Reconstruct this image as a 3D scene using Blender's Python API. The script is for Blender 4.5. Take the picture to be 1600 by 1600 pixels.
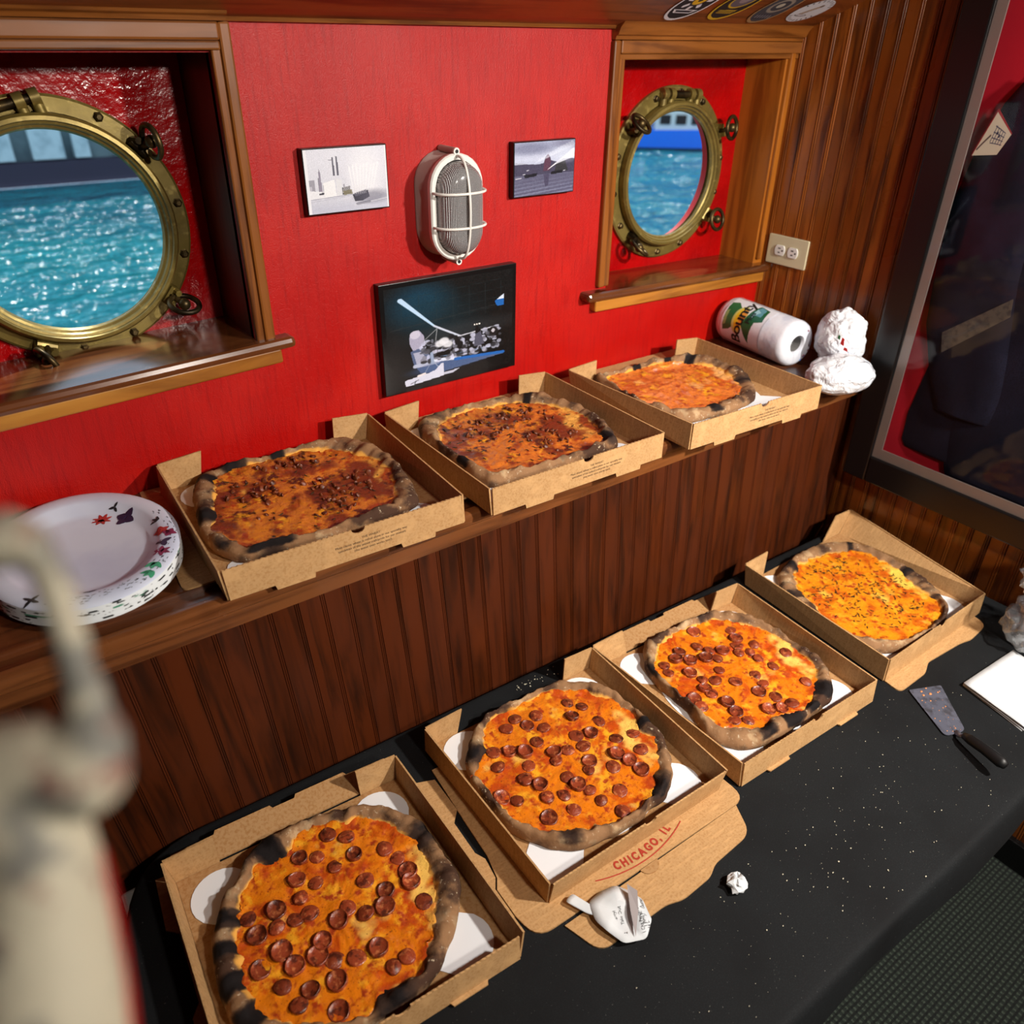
import bpy, bmesh, math, random
import numpy as np
from mathutils import Vector, Matrix, noise as mnoise
for o in list(bpy.data.objects): bpy.data.objects.remove(o)
scene = bpy.context.scene
COL = scene.collection
random.seed(7)
PI = math.pi
# ---------------------------------------------------------------- camera, world, lights, exposure
cam_data = bpy.data.cameras.new('camera'); cam = bpy.data.objects.new('camera', cam_data); COL.objects.link(cam)
yaw, pit, rol = math.radians(36.34028), math.radians(31.13654), math.radians(0.767434)
fw = Vector((math.sin(yaw)*math.cos(pit), math.cos(yaw)*math.cos(pit), -math.sin(pit)))
rr = Vector((math.cos(yaw), -math.sin(yaw), 0)); uu = rr.cross(fw)
rx = rr*math.cos(rol)+uu*math.sin(rol); ux = -rr*math.sin(rol)+uu*math.cos(rol)
mw = Matrix((rx, ux, -fw)).transposed().to_4x4(); mw.translation = Vector((-0.35055, -1.38069, 0.72807))
cam.matrix_world = mw
cam_data.sensor_width = 36; cam_data.lens = 1233.27*36/1600; cam_data.clip_start = 0.01
cam_data.dof.use_dof = True; cam_data.dof.focus_distance = 1.45; cam_data.dof.aperture_fstop = 3.6
scene.camera = cam
W = bpy.data.worlds.new('sky'); scene.world = W; W.use_nodes = True
bg = W.node_tree.nodes['Background']; bg.inputs[0].default_value = (0.62, 0.80, 1.0, 1); bg.inputs[1].default_value = 2.4
vs = scene.view_settings
vs.view_transform = 'Standard'; vs.look = 'None'; vs.gamma = 1.0; vs.use_curve_mapping = False
vs.exposure = -0.72
def sun(name, d, strength, color, angle):
    l = bpy.data.lights.new(name, 'SUN'); l.energy = strength; l.color = color; l.angle = math.radians(angle)
    o = bpy.data.objects.new(name, l); COL.objects.link(o)
    o.rotation_euler = Vector(d).to_track_quat('-Z', 'Y').to_euler(); return o
sun('sun', (-0.24, -0.44, -0.87), 7.5, (1, 0.96, 0.88), 1.5)
def disc(name, loc, aim, size, power, color):
    l = bpy.data.lights.new(name, 'AREA'); l.shape = 'DISK'; l.size = size; l.energy = power; l.color = color
    o = bpy.data.objects.new(name, l); COL.objects.link(o); o.location = loc
    o.rotation_euler = (Vector(aim)-Vector(loc)).to_track_quat('-Z', 'Y').to_euler(); return o
disc('ceiling_spot', (1.15, -1.85, 1.06), (0.90, -0.50, -0.30), 0.10, 44, (1.0, 0.94, 0.86)).data.spread = math.radians(115)
disc('cabin_lamp', (0.35, -2.15, 1.06), (0.9, -0.1, 0.30), 0.14, 25, (1.0, 0.92, 0.82)).data.spread = math.radians(150)
# ---------------------------------------------------------------- helpers
def srgb(r, g, b):
    f = lambda c: (c/255)/12.92 if c/255 <= .04045 else (((c/255)+.055)/1.055)**2.4
    return (f(r), f(g), f(b), 1)
def mat(name, col, rough=.5, metal=0, spec=.5, layers=(), bump=None, rnd=0, coat=0, attr=None, sheen=0, trans=0, ior=1.45, rlayer=None, emis=None, space='Object'):
    m = bpy.data.materials.new(name); m.use_nodes = True
    nt = m.node_tree; N = nt.nodes; L = nt.links
    b = N['Principled BSDF']
    b.inputs['Roughness'].default_value = rough; b.inputs['Metallic'].default_value = metal
    b.inputs['Specular IOR Level'].default_value = spec; b.inputs['Coat Weight'].default_value = coat
    b.inputs['Coat Roughness'].default_value = .15
    b.inputs['Transmission Weight'].default_value = trans; b.inputs['IOR'].default_value = ior
    b.inputs['Sheen Weight'].default_value = sheen
    tc = N.new('ShaderNodeTexCoord'); oi = N.new('ShaderNodeObjectInfo')
    ad = N.new('ShaderNodeVectorMath'); ad.operation = 'MULTIPLY_ADD'
    cx = N.new('ShaderNodeCombineXYZ')
    for i in range(3): L.new(oi.outputs['Random'], cx.inputs[i])
    L.new(cx.outputs[0], ad.inputs[0]); ad.inputs[1].default_value = (7.3, 3.1, 5.7) if rnd else (0, 0, 0)
    L.new(tc.outputs[space], ad.inputs[2]); co = ad.outputs[0]
    def tex(scale, stretch, detail, rough_=.55, kind='noise', dist=0):
        mp = N.new('ShaderNodeMapping'); L.new(co, mp.inputs[0]); mp.inputs['Scale'].default_value = stretch
        if kind == 'noise':
            t = N.new('ShaderNodeTexNoise'); t.inputs['Detail'].default_value = detail; t.inputs['Roughness'].default_value = rough_; t.inputs['Distortion'].default_value = dist
        elif kind == 'vor':
            t = N.new('ShaderNodeTexVoronoi')
        else:
            t = N.new('ShaderNodeTexWave'); t.inputs['Distortion'].default_value = dist; t.inputs['Detail'].default_value = detail
            t.bands_direction = kind
        t.inputs['Scale'].default_value = scale; L.new(mp.outputs[0], t.inputs['Vector'])
        return t.outputs[0]
    def rng(sock, lo, hi):
        r = N.new('ShaderNodeMapRange'); r.interpolation_type = 'SMOOTHSTEP'
        r.inputs[1].default_value = lo; r.inputs[2].default_value = hi; L.new(sock, r.inputs[0]); return r.outputs[0]
    base = None
    def mix(fac, a, bcol):
        x = N.new('ShaderNodeMix'); x.data_type = 'RGBA'; L.new(fac, x.inputs[0])
        if a is None: x.inputs[6].default_value = col
        else: L.new(a, x.inputs[6])
        if isinstance(bcol, tuple): x.inputs[7].default_value = bcol
        else: L.new(bcol, x.inputs[7])
        return x.outputs[2]
    if attr == 'Col':
        a = N.new('ShaderNodeVertexColor'); a.layer_name = 'Col'; base = a.outputs[0]
    for ly in layers:
        c2, scale, lo, hi = ly[:4]; o = dict(stretch=(1, 1, 1), detail=4, kind='noise', dist=0, attr=None, amt=1)
        if len(ly) > 4: o.update(ly[4])
        if o['attr']:
            a = N.new('ShaderNodeAttribute'); a.attribute_name = o['attr']; s = a.outputs['Fac']
            if scale:
                mm = N.new('ShaderNodeMath'); mm.operation = 'MULTIPLY_ADD'; t = tex(scale, o['stretch'], o['detail'])
                L.new(t, mm.inputs[0]); mm.inputs[1].default_value = o['amt']; L.new(s, mm.inputs[2]); s = mm.outputs[0]
        else: s = tex(scale, o['stretch'], o['detail'], kind=o['kind'], dist=o['dist'])
        base = mix(rng(s, lo, hi), base, c2)
    if rnd:
        h = N.new('ShaderNodeHueSaturation'); mr = N.new('ShaderNodeMapRange'); L.new(oi.outputs['Random'], mr.inputs[0])
        mr.inputs[3].default_value = 1-rnd; mr.inputs[4].default_value = 1+rnd; L.new(mr.outputs[0], h.inputs['Value'])
        if base is None: h.inputs['Color'].default_value = col
        else: L.new(base, h.inputs['Color'])
        base = h.outputs[0]
    if base is None: b.inputs['Base Color'].default_value = col
    else: L.new(base, b.inputs['Base Color'])
    if rlayer:
        scale, lo, hi, r0, r1 = rlayer[:5]; st = rlayer[5] if len(rlayer) > 5 else (1, 1, 1)
        x = rng(tex(scale, st, 4), lo, hi); q = N.new('ShaderNodeMapRange'); L.new(x, q.inputs[0]); q.inputs[3].default_value = r0; q.inputs[4].default_value = r1
        L.new(q.outputs[0], b.inputs['Roughness'])
    if bump:
        prev = None
        for (scale, strength, dist, *st) in bump:
            o = st[0] if st else {}
            t = tex(scale, o.get('stretch', (1, 1, 1)), o.get('detail', 4), kind=o.get('kind', 'noise'), dist=o.get('dist', 0))
            bn = N.new('ShaderNodeBump'); bn.inputs['Strength'].default_value = strength; bn.inputs['Distance'].default_value = dist
            L.new(t, bn.inputs['Height'])
            if prev: L.new(prev, bn.inputs['Normal'])
            prev = bn.outputs[0]
        L.new(prev, b.inputs['Normal'])
    if emis: b.inputs['Emission Color'].default_value = emis[0]; b.inputs['Emission Strength'].default_value = emis[1]
    return m
def wood(name, c, dark, light, axis='z', rough=.35, rnd=.15, s=1.0, knots=True, coat=.2, spec=.4):
    st = {'x': (1.2, 14, 14), 'y': (14, 1.2, 14), 'z': (14, 14, 1.2)}[axis]
    st2 = {'x': (1, 6, 6), 'y': (6, 1, 6), 'z': (6, 6, 1)}[axis]
    ly = [(dark, 3*s, .42, .7, dict(stretch=st, detail=6, dist=.6)), (light, 2.2*s, .55, .8, dict(stretch=st2, detail=5))]
    if knots: ly.append((dark, 5*s, .66, .78, dict(stretch=(1, 1, .6), detail=3)))
    return mat(name, c, rough, spec=spec, layers=ly, rnd=rnd, coat=coat, bump=[(3*s, .12, .002, dict(stretch=st, detail=6))], rlayer=(4, .3, .7, rough*.8, rough*1.3))
def glass_thin(name, tint=(1, 1, 1, 1), refl=.08, rough=.02, bump=None, haze=0):
    m = bpy.data.materials.new(name); m.use_nodes = True; nt = m.node_tree; N = nt.nodes; L = nt.links
    N.remove(N['Principled BSDF']); out = N['Material Output']
    t = N.new('ShaderNodeBsdfTransparent'); t.inputs[0].default_value = tint
    g = N.new('ShaderNodeBsdfGlossy'); g.inputs['Roughness'].default_value = rough
    fr = N.new('ShaderNodeLayerWeight'); pw = N.new('ShaderNodeMath'); pw.operation = 'POWER'; pw.inputs[1].default_value = 5; L.new(fr.outputs['Facing'], pw.inputs[0])
    ma = N.new('ShaderNodeMath'); ma.operation = 'MULTIPLY_ADD'; ma.inputs[1].default_value = 1-refl; ma.inputs[2].default_value = refl; L.new(pw.outputs[0], ma.inputs[0])
    mx = N.new('ShaderNodeMixShader'); L.new(ma.outputs[0], mx.inputs[0]); L.new(t.outputs[0], mx.inputs[1]); L.new(g.outputs[0], mx.inputs[2])
    last = mx
    if haze:
        df = N.new('ShaderNodeBsdfDiffuse'); df.inputs[0].default_value = (.85, .87, .9, 1); m2 = N.new('ShaderNodeMixShader'); m2.inputs[0].default_value = haze
        L.new(mx.outputs[0], m2.inputs[1]); L.new(df.outputs[0], m2.inputs[2]); last = m2
    L.new(last.outputs[0], out.inputs[0])
    if bump:
        tc = N.new('ShaderNodeTexCoord'); n = N.new('ShaderNodeTexNoise'); n.inputs['Scale'].default_value = bump[0]; L.new(tc.outputs['Object'], n.inputs[0])
        bb = N.new('ShaderNodeBump'); bb.inputs['Strength'].default_value = bump[1]; bb.inputs['Distance'].default_value = bump[2]
        L.new(n.outputs[0], bb.inputs['Height']); L.new(bb.outputs[0], g.inputs['Normal']); L.new(bb.outputs[0], fr.inputs['Normal'])
    return m
def tag(o, label=None, cat=None, group=None, kind=None):
    if label: o['label'] = label
    if cat: o['category'] = cat
    if group: o['group'] = group
    if kind: o['kind'] = kind
    return o
def put(name, me, m=None, parent=None, loc=(0, 0, 0), rot=(0, 0, 0)):
    o = bpy.data.objects.new(name, me); COL.objects.link(o)
    if m: 
        if not me.materials: me.materials.append(m)
    o.location = loc; o.rotation_euler = rot
    if parent: o.parent = parent
    return o
def empty(name, loc=(0, 0, 0), rotz=0, label=None, cat=None, group=None, kind=None):
    o = bpy.data.objects.new(name, None); COL.objects.link(o); o.location = loc; o.rotation_euler = (0, 0, rotz); o.empty_display_size = .05
    return tag(o, label, cat, group, kind)
class MB:
    def __init__(s): s.v = []; s.f = []
    def add(s, v, f, xf=None):
        n = len(s.v); s.v += [tuple(xf(*p)) if xf else tuple(p) for p in v]; s.f += [tuple(i+n for i in q) for q in f]; return s
    def box(s, x0, x1, y0, y1, z0, z1, xf=None):
        v = [(x, y, z) for z in (z0, z1) for y in (y0, y1) for x in (x0, x1)]
        return s.add(v, [(0, 2, 3, 1), (4, 5, 7, 6), (0, 1, 5, 4), (2, 6, 7, 3), (0, 4, 6, 2), (1, 3, 7, 5)], xf)
    def prism(s, poly, z0, z1, xf=None):
        n = len(poly); v = [(x, y, z0) for x, y in poly]+[(x, y, z1) for x, y in poly]
        f = [tuple(range(n-1, -1, -1)), tuple(range(n, 2*n))]+[(i, (i+1) % n, n+(i+1) % n, n+i) for i in range(n)]
        return s.add(v, f, xf)
    def tube(s, path, r, n=10, caps=True, closed=False, flat=1.0):
        P = [Vector(p) for p in path]; m = len(P); R = r if isinstance(r, (list, tuple)) else [r]*m
        base = len(s.v); up = None
        for i in range(m):
            a = P[(i-1) % m] if (i > 0 or closed) else P[i]; b = P[(i+1) % m] if (i < m-1 or closed) else P[i]
            t = (b-a).normalized()
            if up is None: up = t.orthogonal().normalized()
            up = (up-t*up.dot(t)).normalized(); w = t.cross(up)
            for k in range(n):
                an = 2*PI*k/n; s.v.append(tuple(P[i]+(up*math.cos(an)+w*math.sin(an)*flat)*R[i]))
        M = m if closed else m-1
        for i in range(M):
            for k in range(n):
                a = base+i*n; b = base+((i+1) % m)*n; s.f.append((a+k, a+(k+1) % n, b+(k+1) % n, b+k))
        if caps and not closed:
            s.f.append(tuple(base+k for k in range(n-1, -1, -1))); s.f.append(tuple(base+(m-1)*n+k for k in range(n)))
        return s
    def lathe(s, prof, n=32, xf=None, sx=1, sy=1):
        base = len(s.v); v = []; f = []
        for (r, z) in prof:
            for k in range(n):
                an = 2*PI*k/n; v.append((r*math.cos(an)*sx, r*math.sin(an)*sy, z))
        for i in range(len(prof)-1):
            for k in range(n): f.append((i*n+k, i*n+(k+1) % n, (i+1)*n+(k+1) % n, (i+1)*n+k))
        return s.add(v, f, xf)
    def grid(s, fn, nu, nv):
        base = len(s.v)
        for j in range(nv+1):
            for i in range(nu+1): s.v.append(tuple(fn(i/nu, j/nv)))
        for j in range(nv):
            for i in range(nu):
                a = base+j*(nu+1)+i; s.f.append((a, a+1, a+nu+2, a+nu+1))
        return s
    def sphere(s, c, r, n=12, m=8, sc=(1, 1, 1)):
        v = []; f = []
        for j in range(m+1):
            t = PI*j/m
            for i in range(n):
                a = 2*PI*i/n; v.append((c[0]+r*sc[0]*math.sin(t)*math.cos(a), c[1]+r*sc[1]*math.sin(t)*math.sin(a), c[2]+r*sc[2]*math.cos(t)))
        for j in range(m):
            for i in range(n): f.append((j*n+i, (j+1)*n+i, (j+1)*n+(i+1) % n, j*n+(i+1) % n))
        return s.add(v, f)
    def mesh(s, name='mesh', smooth=False, bevel=0, seg=2):
        me = bpy.data.meshes.new(name); me.from_pydata(s.v, [], s.f)
        bm = bmesh.new(); bm.from_mesh(me)
        bmesh.ops.remove_doubles(bm, verts=bm.verts, dist=1e-6)
        bmesh.ops.recalc_face_normals(bm, faces=bm.faces)
        if bevel:
            ed = [e for e in bm.edges if len(e.link_faces) == 2 and e.calc_face_angle(0) > .5]
            bmesh.ops.bevel(bm, geom=ed, offset=bevel, segments=seg, profile=.5, affect='EDGES')
        bm.to_mesh(me); bm.free()
        if smooth:
            for p in me.polygons: p.use_smooth = True
            if smooth is not True:
                try: me.set_sharp_from_angle(angle=smooth)
                except Exception: pass
        return me
    def obj(s, name, m, parent=None, loc=(0, 0, 0), rot=(0, 0, 0), smooth=False, bevel=0, seg=2):
        return put(name, s.mesh(name, smooth, bevel, seg), m, parent, loc, rot)
def bx(name, x0, x1, y0, y1, z0, z1, m, parent=None, bevel=.002, rot=(0, 0, 0)):
    c = ((x0+x1)/2, (y0+y1)/2, (z0+z1)/2)
    return MB().box(x0-c[0], x1-c[0], y0-c[1], y1-c[1], z0-c[2], z1-c[2]).obj(name, m, parent, c, rot, bevel=bevel)
_tc = {}
def text_geo(t, size, align='CENTER', spacing=1.0, bold=0.0):
    cu = bpy.data.curves.new('t', 'FONT'); cu.body = t; cu.size = size; cu.align_x = align; cu.space_character = spacing; cu.offset = bold; cu.resolution_u = 3
    o = bpy.data.objects.new('t', cu); COL.objects.link(o); bpy.context.view_layer.update()
    me = bpy.data.meshes.new_from_object(o.evaluated_get(bpy.context.evaluated_depsgraph_get()))
    v = [tuple(p.co) for p in me.vertices]; f = [tuple(p.vertices) for p in me.polygons]
    bpy.data.objects.remove(o); bpy.data.curves.remove(cu); bpy.data.meshes.remove(me)
    return v, f
class Canvas:
    def __init__(s, w, h, c):
        s.w, s.h = w, h; s.a = np.zeros((h, w, 3)); s.a[:] = c
        s.X, s.Y = np.meshgrid((np.arange(w)+.5)/w, (np.arange(h)+.5)/h)
        s.rs = np.random.RandomState(3)
    def put(s, mask, c, al=1.0):
        m = (mask*al)[..., None]; s.a = s.a*(1-m)+np.array(c)*m; return s
    def poly(s, pts, c, al=1.0):
        ins = np.zeros((s.h, s.w), bool); n = len(pts)
        for i in range(n):
            (x0, y0), (x1, y1) = pts[i], pts[(i+1) % n]
            if y0 == y1: continue
            cond = ((y0 > s.Y) != (y1 > s.Y)) & (s.X < (x1-x0)*(s.Y-y0)/(y1-y0)+x0); ins ^= cond
        return s.put(ins.astype(float), c, al)
    def line(s, p, q, w0, c, al=1.0, w1=None):
        d = np.array(q)-np.array(p); t = np.clip(((s.X-p[0])*d[0]+(s.Y-p[1])*d[1])/(d@d+1e-12), 0, 1)
        ds = np.hypot(s.X-p[0]-t*d[0], s.Y-p[1]-t*d[1]); w = w0+(((w1 if w1 is not None else w0)-w0)*t)
        return s.put(np.clip((w-ds)*s.w+.5, 0, 1), c, al)
    def ell(s, x, y, rx_, ry_, c, al=1.0, soft=.08):
        d = np.hypot((s.X-x)/rx_, (s.Y-y)/ry_); return s.put(np.clip((1-d)/soft+.5, 0, 1), c, al)
    def noise(s, amp, k=1):
        n = s.rs.randn(s.h//k+1, s.w//k+1); n = np.kron(n, np.ones((k, k)))[:s.h, :s.w]; s.a = np.clip(s.a+amp*n[..., None], 0, 1); return s
    def geo(s, fn, name, m, parent, keep=None):
        """grid of quads, one flat ink colour per quad; fn(u,v)->xyz with v up"""
        me = MB().grid(lambda u, v: fn(u, v), s.w, s.h)
        F = me.f; cols = s.a[::-1].reshape(-1, 3)
        idx = range(len(F)) if keep is None else [i for i in range(len(F)) if keep[::-1].reshape(-1)[i]]
        mesh_ = bpy.data.meshes.new(name); mesh_.from_pydata(me.v, [], [F[i] for i in idx])
        ca = mesh_.color_attributes.new('Col', 'FLOAT_COLOR', 'CORNER')
        lin = np.where(cols <= .04045, cols/12.92, ((cols+.055)/1.055)**2.4)
        c4 = np.concatenate([lin, np.ones((len(lin), 1))], 1)[list(idx)]
        ca.data.foreach_set('color', np.repeat(c4, 4, axis=0).ravel().astype(np.float32))
        for p in mesh_.polygons: p.use_smooth = True
        return put(name, mesh_, m, parent)
def nz(x, y, z=0.0): return mnoise.noise(Vector((x, y, z)))
# ---------------------------------------------------------------- materials
M = {}
M['red'] = mat('red_gloss_paint', srgb(174, 8, 4), .34, spec=.45, layers=[(srgb(186, 19, 8), 6, .35, .7), (srgb(160, 5, 4), 160, .45, .75, dict(stretch=(1, 1, .08), detail=3))],
               bump=[(330, .5, .0010, dict(stretch=(1, 1, .35), detail=5)), (900, .9, .0009, dict(stretch=(1, 1, .6)))], rlayer=(5, .3, .7, .28, .44))
M['redpanel'] = mat('red_lumpy_paint', srgb(176, 5, 8), .2, layers=[(srgb(150, 4, 8), 7, .35, .7)], bump=[(55, .6, .004, dict(detail=3)), (9, .3, .006)], rlayer=(6, .35, .7, .14, .32))
M['hullred'] = mat('red_hull_paint', srgb(200, 20, 22), .4)
M['wain'] = wood('dark_bead_board', srgb(74, 31, 10), srgb(44, 18, 6), srgb(92, 40, 12), 'z', .5, .14, 1.0, coat=.0, spec=.22)
M['wall_wood'] = wood('varnished_bead_board', srgb(138, 74, 24), srgb(78, 36, 11), srgb(172, 98, 34), 'z', .28, .16, 1.0, coat=.4)
M['trimx'] = wood('casing_wood', srgb(136, 80, 32), srgb(88, 46, 15), srgb(164, 104, 46), 'x', .35, .12, .8)
M['trimz'] = wood('upright_casing_wood', srgb(138, 80, 30), srgb(88, 46, 15), srgb(166, 104, 44), 'z', .35, .12, .8)
M['sill'] = wood('sill_wood', srgb(104, 58, 28), srgb(62, 30, 14), srgb(132, 80, 40), 'x', .22, .08, .8, coat=.6)
M['apron'] = wood('ochre_pine', srgb(178, 116, 42), srgb(128, 76, 22), srgb(202, 142, 60), 'x', .4, .06, .8)
M['pinez'] = wood('ochre_pine_jamb', srgb(168, 98, 30), srgb(122, 66, 18), srgb(192, 122, 44), 'z', .35, .06, .8)
M['ledge'] = wood('ledge_wood', srgb(92, 50, 26), srgb(50, 24, 12), srgb(120, 70, 36), 'x', .26, .15, .8, coat=.5)
M['nose'] = wood('ledge_nosing_wood', srgb(112, 66, 34), srgb(72, 38, 18), srgb(140, 90, 50), 'x', .3, .1, .8)
M['ceil'] = wood('ceiling_wood', srgb(128, 66, 28), srgb(80, 38, 15), srgb(150, 84, 36), 'x', .4, .1, .8)
M['carpet'] = mat('green_grey_carpet', srgb(34, 42, 36), .95, layers=[(srgb(66, 76, 66), 22, .45, .8, dict(kind='X', dist=1.2)), (srgb(18, 22, 20), 26, .4, .8, dict(kind='Y', dist=1.2)), (srgb(24, 29, 26), 300, .45, .7)], bump=[(22, .8, .004, dict(kind='X', dist=1.2)), (260, .6, .003)])
M['cloth'] = mat('black_tablecloth', srgb(18, 20, 22), .8, spec=.25, layers=[(srgb(27, 30, 32), 500, .45, .7), (srgb(13, 14, 16), 4, .4, .7), (srgb(120, 120, 116), 420, .745, .77, dict(detail=2))], bump=[(700, .3, .0006), (6, .3, .006)])
M['card'] = mat('kraft_cardboard', srgb(184, 145, 99), .8, spec=.2, layers=[(srgb(168, 126, 80), 260, .4, .7, dict(stretch=(1, 1, 1))), (srgb(198, 156, 106), 30, .45, .75, dict(stretch=(1, 6, 1)))], bump=[(160, .08, .0006, dict(stretch=(1, .05, 1)))])
M['cardin'] = mat('kraft_cardboard_inside', srgb(172, 133, 90), .85, spec=.15, layers=[(srgb(156, 112, 68), 200, .4, .7)])
M['liner'] = mat('white_board', srgb(226, 228, 232), .6)
M['brass'] = mat('aged_brass', srgb(132, 114, 58), .48, metal=.45, layers=[(srgb(112, 96, 52), 16, .45, .7), (srgb(168, 148, 84), 60, .55, .75)], bump=[(120, .15, .001)], rlayer=(12, .35, .7, .3, .5))
M['brassdk'] = mat('tarnished_brass', srgb(92, 76, 46), .42, metal=.8, layers=[(srgb(44, 36, 24), 25, .4, .65)], bump=[(90, .2, .001)])
M['black'] = mat('black_lacquer', srgb(14, 13, 14), .28)
M['blackp'] = mat('black_plastic', srgb(16, 16, 17), .45)
M['ink'] = mat('dark_print', srgb(60, 44, 30), .8)
M['redink'] = mat('red_print', srgb(158, 48, 28), .8)
M['print'] = mat('printed_colours', (1, 1, 1, 1), .35, attr='Col')
M['printm'] = mat('printed_matt', (1, 1, 1, 1), .65, attr='Col')
M['white'] = mat('white_enamel', srgb(228, 226, 220), .35)
M['greyside'] = mat('grey_housing', srgb(176, 166, 160), .5)
M['pane'] = glass_thin('window_glass', (.97, .99, 1, 1), .04, .01)
M['frameglass'] = glass_thin('frame_glass', (.96, .96, .97, 1), .014, .03)
M['clear'] = glass_thin('clear_film', (.94, .95, .96, 1), .20, .15, (60, .9, .004), .10)
# ---------------------------------------------------------------- the setting
def struct(o): return tag(o, kind='structure')
YW = .045; XR = 1.56; ZT = -.456; ZF = -1.19
struct(MB().box(-2.2, 1.6, -3.0, .3, ZF-.05, ZF).obj('floor', M['carpet']))
wb = MB()
for (x0, x1, z0, z1) in [(-2.2, -.8, -.06, 1.1), (-.8, .102, -.06, .215), (-.8, .102, .70, 1.1), (.102, .972, -.06, 1.1), (.972, 1.535, -.06, .185), (.972, 1.535, .688, 1.1), (1.535, 1.6, -.06, 1.1)]:
    wb.box(x0, x1, YW, YW+.02, z0, z1)
tag(struct(wb.obj('wall_back', M['red'])), 'glossy red painted cabin wall with two porthole recesses')
plain = mat('far_wall_panelling', srgb(78, 50, 30), .6, layers=[(srgb(60, 36, 20), 3, .4, .7)])
struct(MB().box(-2.24, -2.2, -3.0, .3, ZF, 1.3).obj('wall_left', plain))
struct(MB().box(-2.24, 1.64, -3.04, -3.0, ZF, 1.3).obj('wall_front', plain))
cl = MB().prism([(.065, .737), (0.0, .758), (-.95, 1.138), (-3.0, 1.138), (-3.0, 1.2), (-.95, 1.2), (.065, .80)], -2.2, 1.6, lambda a, b, c: (c, a, b))
struct(cl.obj('ceiling', M['ceil']))
def plank_mesh(w, z0, z1, xf, q=1.0):
    b = lambda c, r: [(c+r*math.sin(t), r*math.cos(t)-r*.55) for t in (-1.5, -.9, -.45, 0, .45, .9, 1.5)]
    p = [(0, -.012), (0, -.0012), (.0006, 0), (w-.0094*q-.0034*q, 0)]+b(w-.0094*q, .0030*q)+b(w-.0040*q, .0026*q)+[(w-.0006, 0), (w, -.0012), (w, -.012)]
    return MB().prism(p, z0, z1, xf).mesh('plank', smooth=.7)
wr = struct(MB().box(XR+.012, XR+.05, -3.0, .3, ZF, 1.3).obj('wall_right', M['wall_wood']))
pm = plank_mesh(.0415, ZF, 1.25, lambda u, d, z: (-d, -u, z))
for i in range(72): put('plank', pm, M['wall_wood'], wr, (XR, .065-i*.0415, 0))
wl = struct(MB().box(-2.2, XR+.02, -.32, -.30, ZF, -.03).obj('wall_lower', M['wain']))
pm2 = plank_mesh(.0455, -1.25, -.02, lambda u, d, z: (u, -d, z), .62)
for i in range(58):
    put('plank', pm2, M['wain'], wl, (-.98+i*.0455, -.335, 0), (0, math.asin(-.0676), 0))
struct(bx('baseboard_right', XR-.018, XR+.005, -3.0, -.30, ZF, -1.10, M['black']))
# the ledge under the portholes
lg = empty('trim_1', kind='structure'); tag(lg, 'dark wooden ledge running under the red wall')
bx('ledge_board', -2.2, XR, -.312, YW, -.03, -.0035, M['ledge'], lg, .004)
bx('ledge_channel', -2.2, XR, -.352, -.310, -.04, -.014, M['ledge'], lg, .002)
MB().prism([(-.345, -.064), (-.358, -.064), (-.360, -.034), (-.364, -.030), (-.366, -.016), (-.363, -.008), (-.357, -.005), (-.346, -.006)], -2.2-0, XR, lambda a, b, c: (c, a, b)).obj('ledge_nosing', M['nose'], lg, smooth=.6)
# cornice over the red wall
def cornice(name, x0, x1, dy, z0):
    prof = [(YW, z0), (YW-.012-dy, z0+.001), (YW-.014-dy, z0+.007), (YW-.020-dy, z0+.010), (YW-.026-dy, z0+.022), (YW-.040-dy, z0+.036), (YW-.052-dy, z0+.040), (YW-.054-dy, z0+.049), (YW-.06-dy, z0+.052), (YW-.06-dy, .81), (YW, .81)]
    return struct(MB().prism(prof, x0, x1, lambda a, b, c: (c, a, b)).obj(name, M['trimx'], smooth=.5))
cornice('trim_2', -2.2, .127, .014, .741); cornice('trim_3', .127, .939, 0, .741); cornice('trim_4', .939, XR, 0, .722)
# ---------------------------------------------------------------- the two recesses with their casings
def hole_panel(x0, x1, z0, z1, cx, cz, r, y, d, n=64):
    mb = MB(); v = []; f = []
    for yy in (y, y+d):
        for k in range(n):
            a = 2*PI*k/n; c, s = math.cos(a), math.sin(a)
            v.append((cx+r*c, yy, cz+r*s))
            t = min((x1-cx)/c if c > 1e-9 else ((x0-cx)/c if c < -1e-9 else 1e9), (z1-cz)/s if s > 1e-9 else ((z0-cz)/s if s < -1e-9 else 1e9))
            v.append((cx+t*c, yy, cz+t*s))
    for L_ in (0, 1):
        for k in range(n):
            k2 = (k+1) % n; b = L_*2*n; f.append((b+2*k, b+2*k+1, b+2*k2+1, b+2*k2))
    for k in range(n):
        k2 = (k+1) % n; f.append((2*k, 2*k2, 2*n+2*k2, 2*n+2*k))
    return mb.add(v, f)
def recess(n, x0, x1, z0, z1, yb, cx, cz, rh, label):
    w = empty('window_%d' % n, kind='structure'); tag(w, label)
    hole_panel(x0-.12, x1+.12, z0-.1, z1+.1, cx, cz, rh, yb, .004).obj('recess_panel', M['redpanel'], w, smooth=.5)
    hp = MB(); hp.lathe([(rh, 0), (rh, .024), (rh+.01, .024), (rh+.01, 0), (rh, 0)], 64, lambda a, b, c: (cx+a, yb+.003+c, cz+b)); hp.obj('hull_sleeve', M['hullred'], w, smooth=.6)
    return w
w1 = recess(1, -.8, .102, .215, .70, .222, -.147, .428, .178, 'deep recess in red wall with wooden casing around larger-looking porthole')
dj = wood('shadowy_jamb_wood', srgb(70, 36, 18), srgb(40, 20, 10), srgb(86, 48, 24), 'z', .4, .05)
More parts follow.
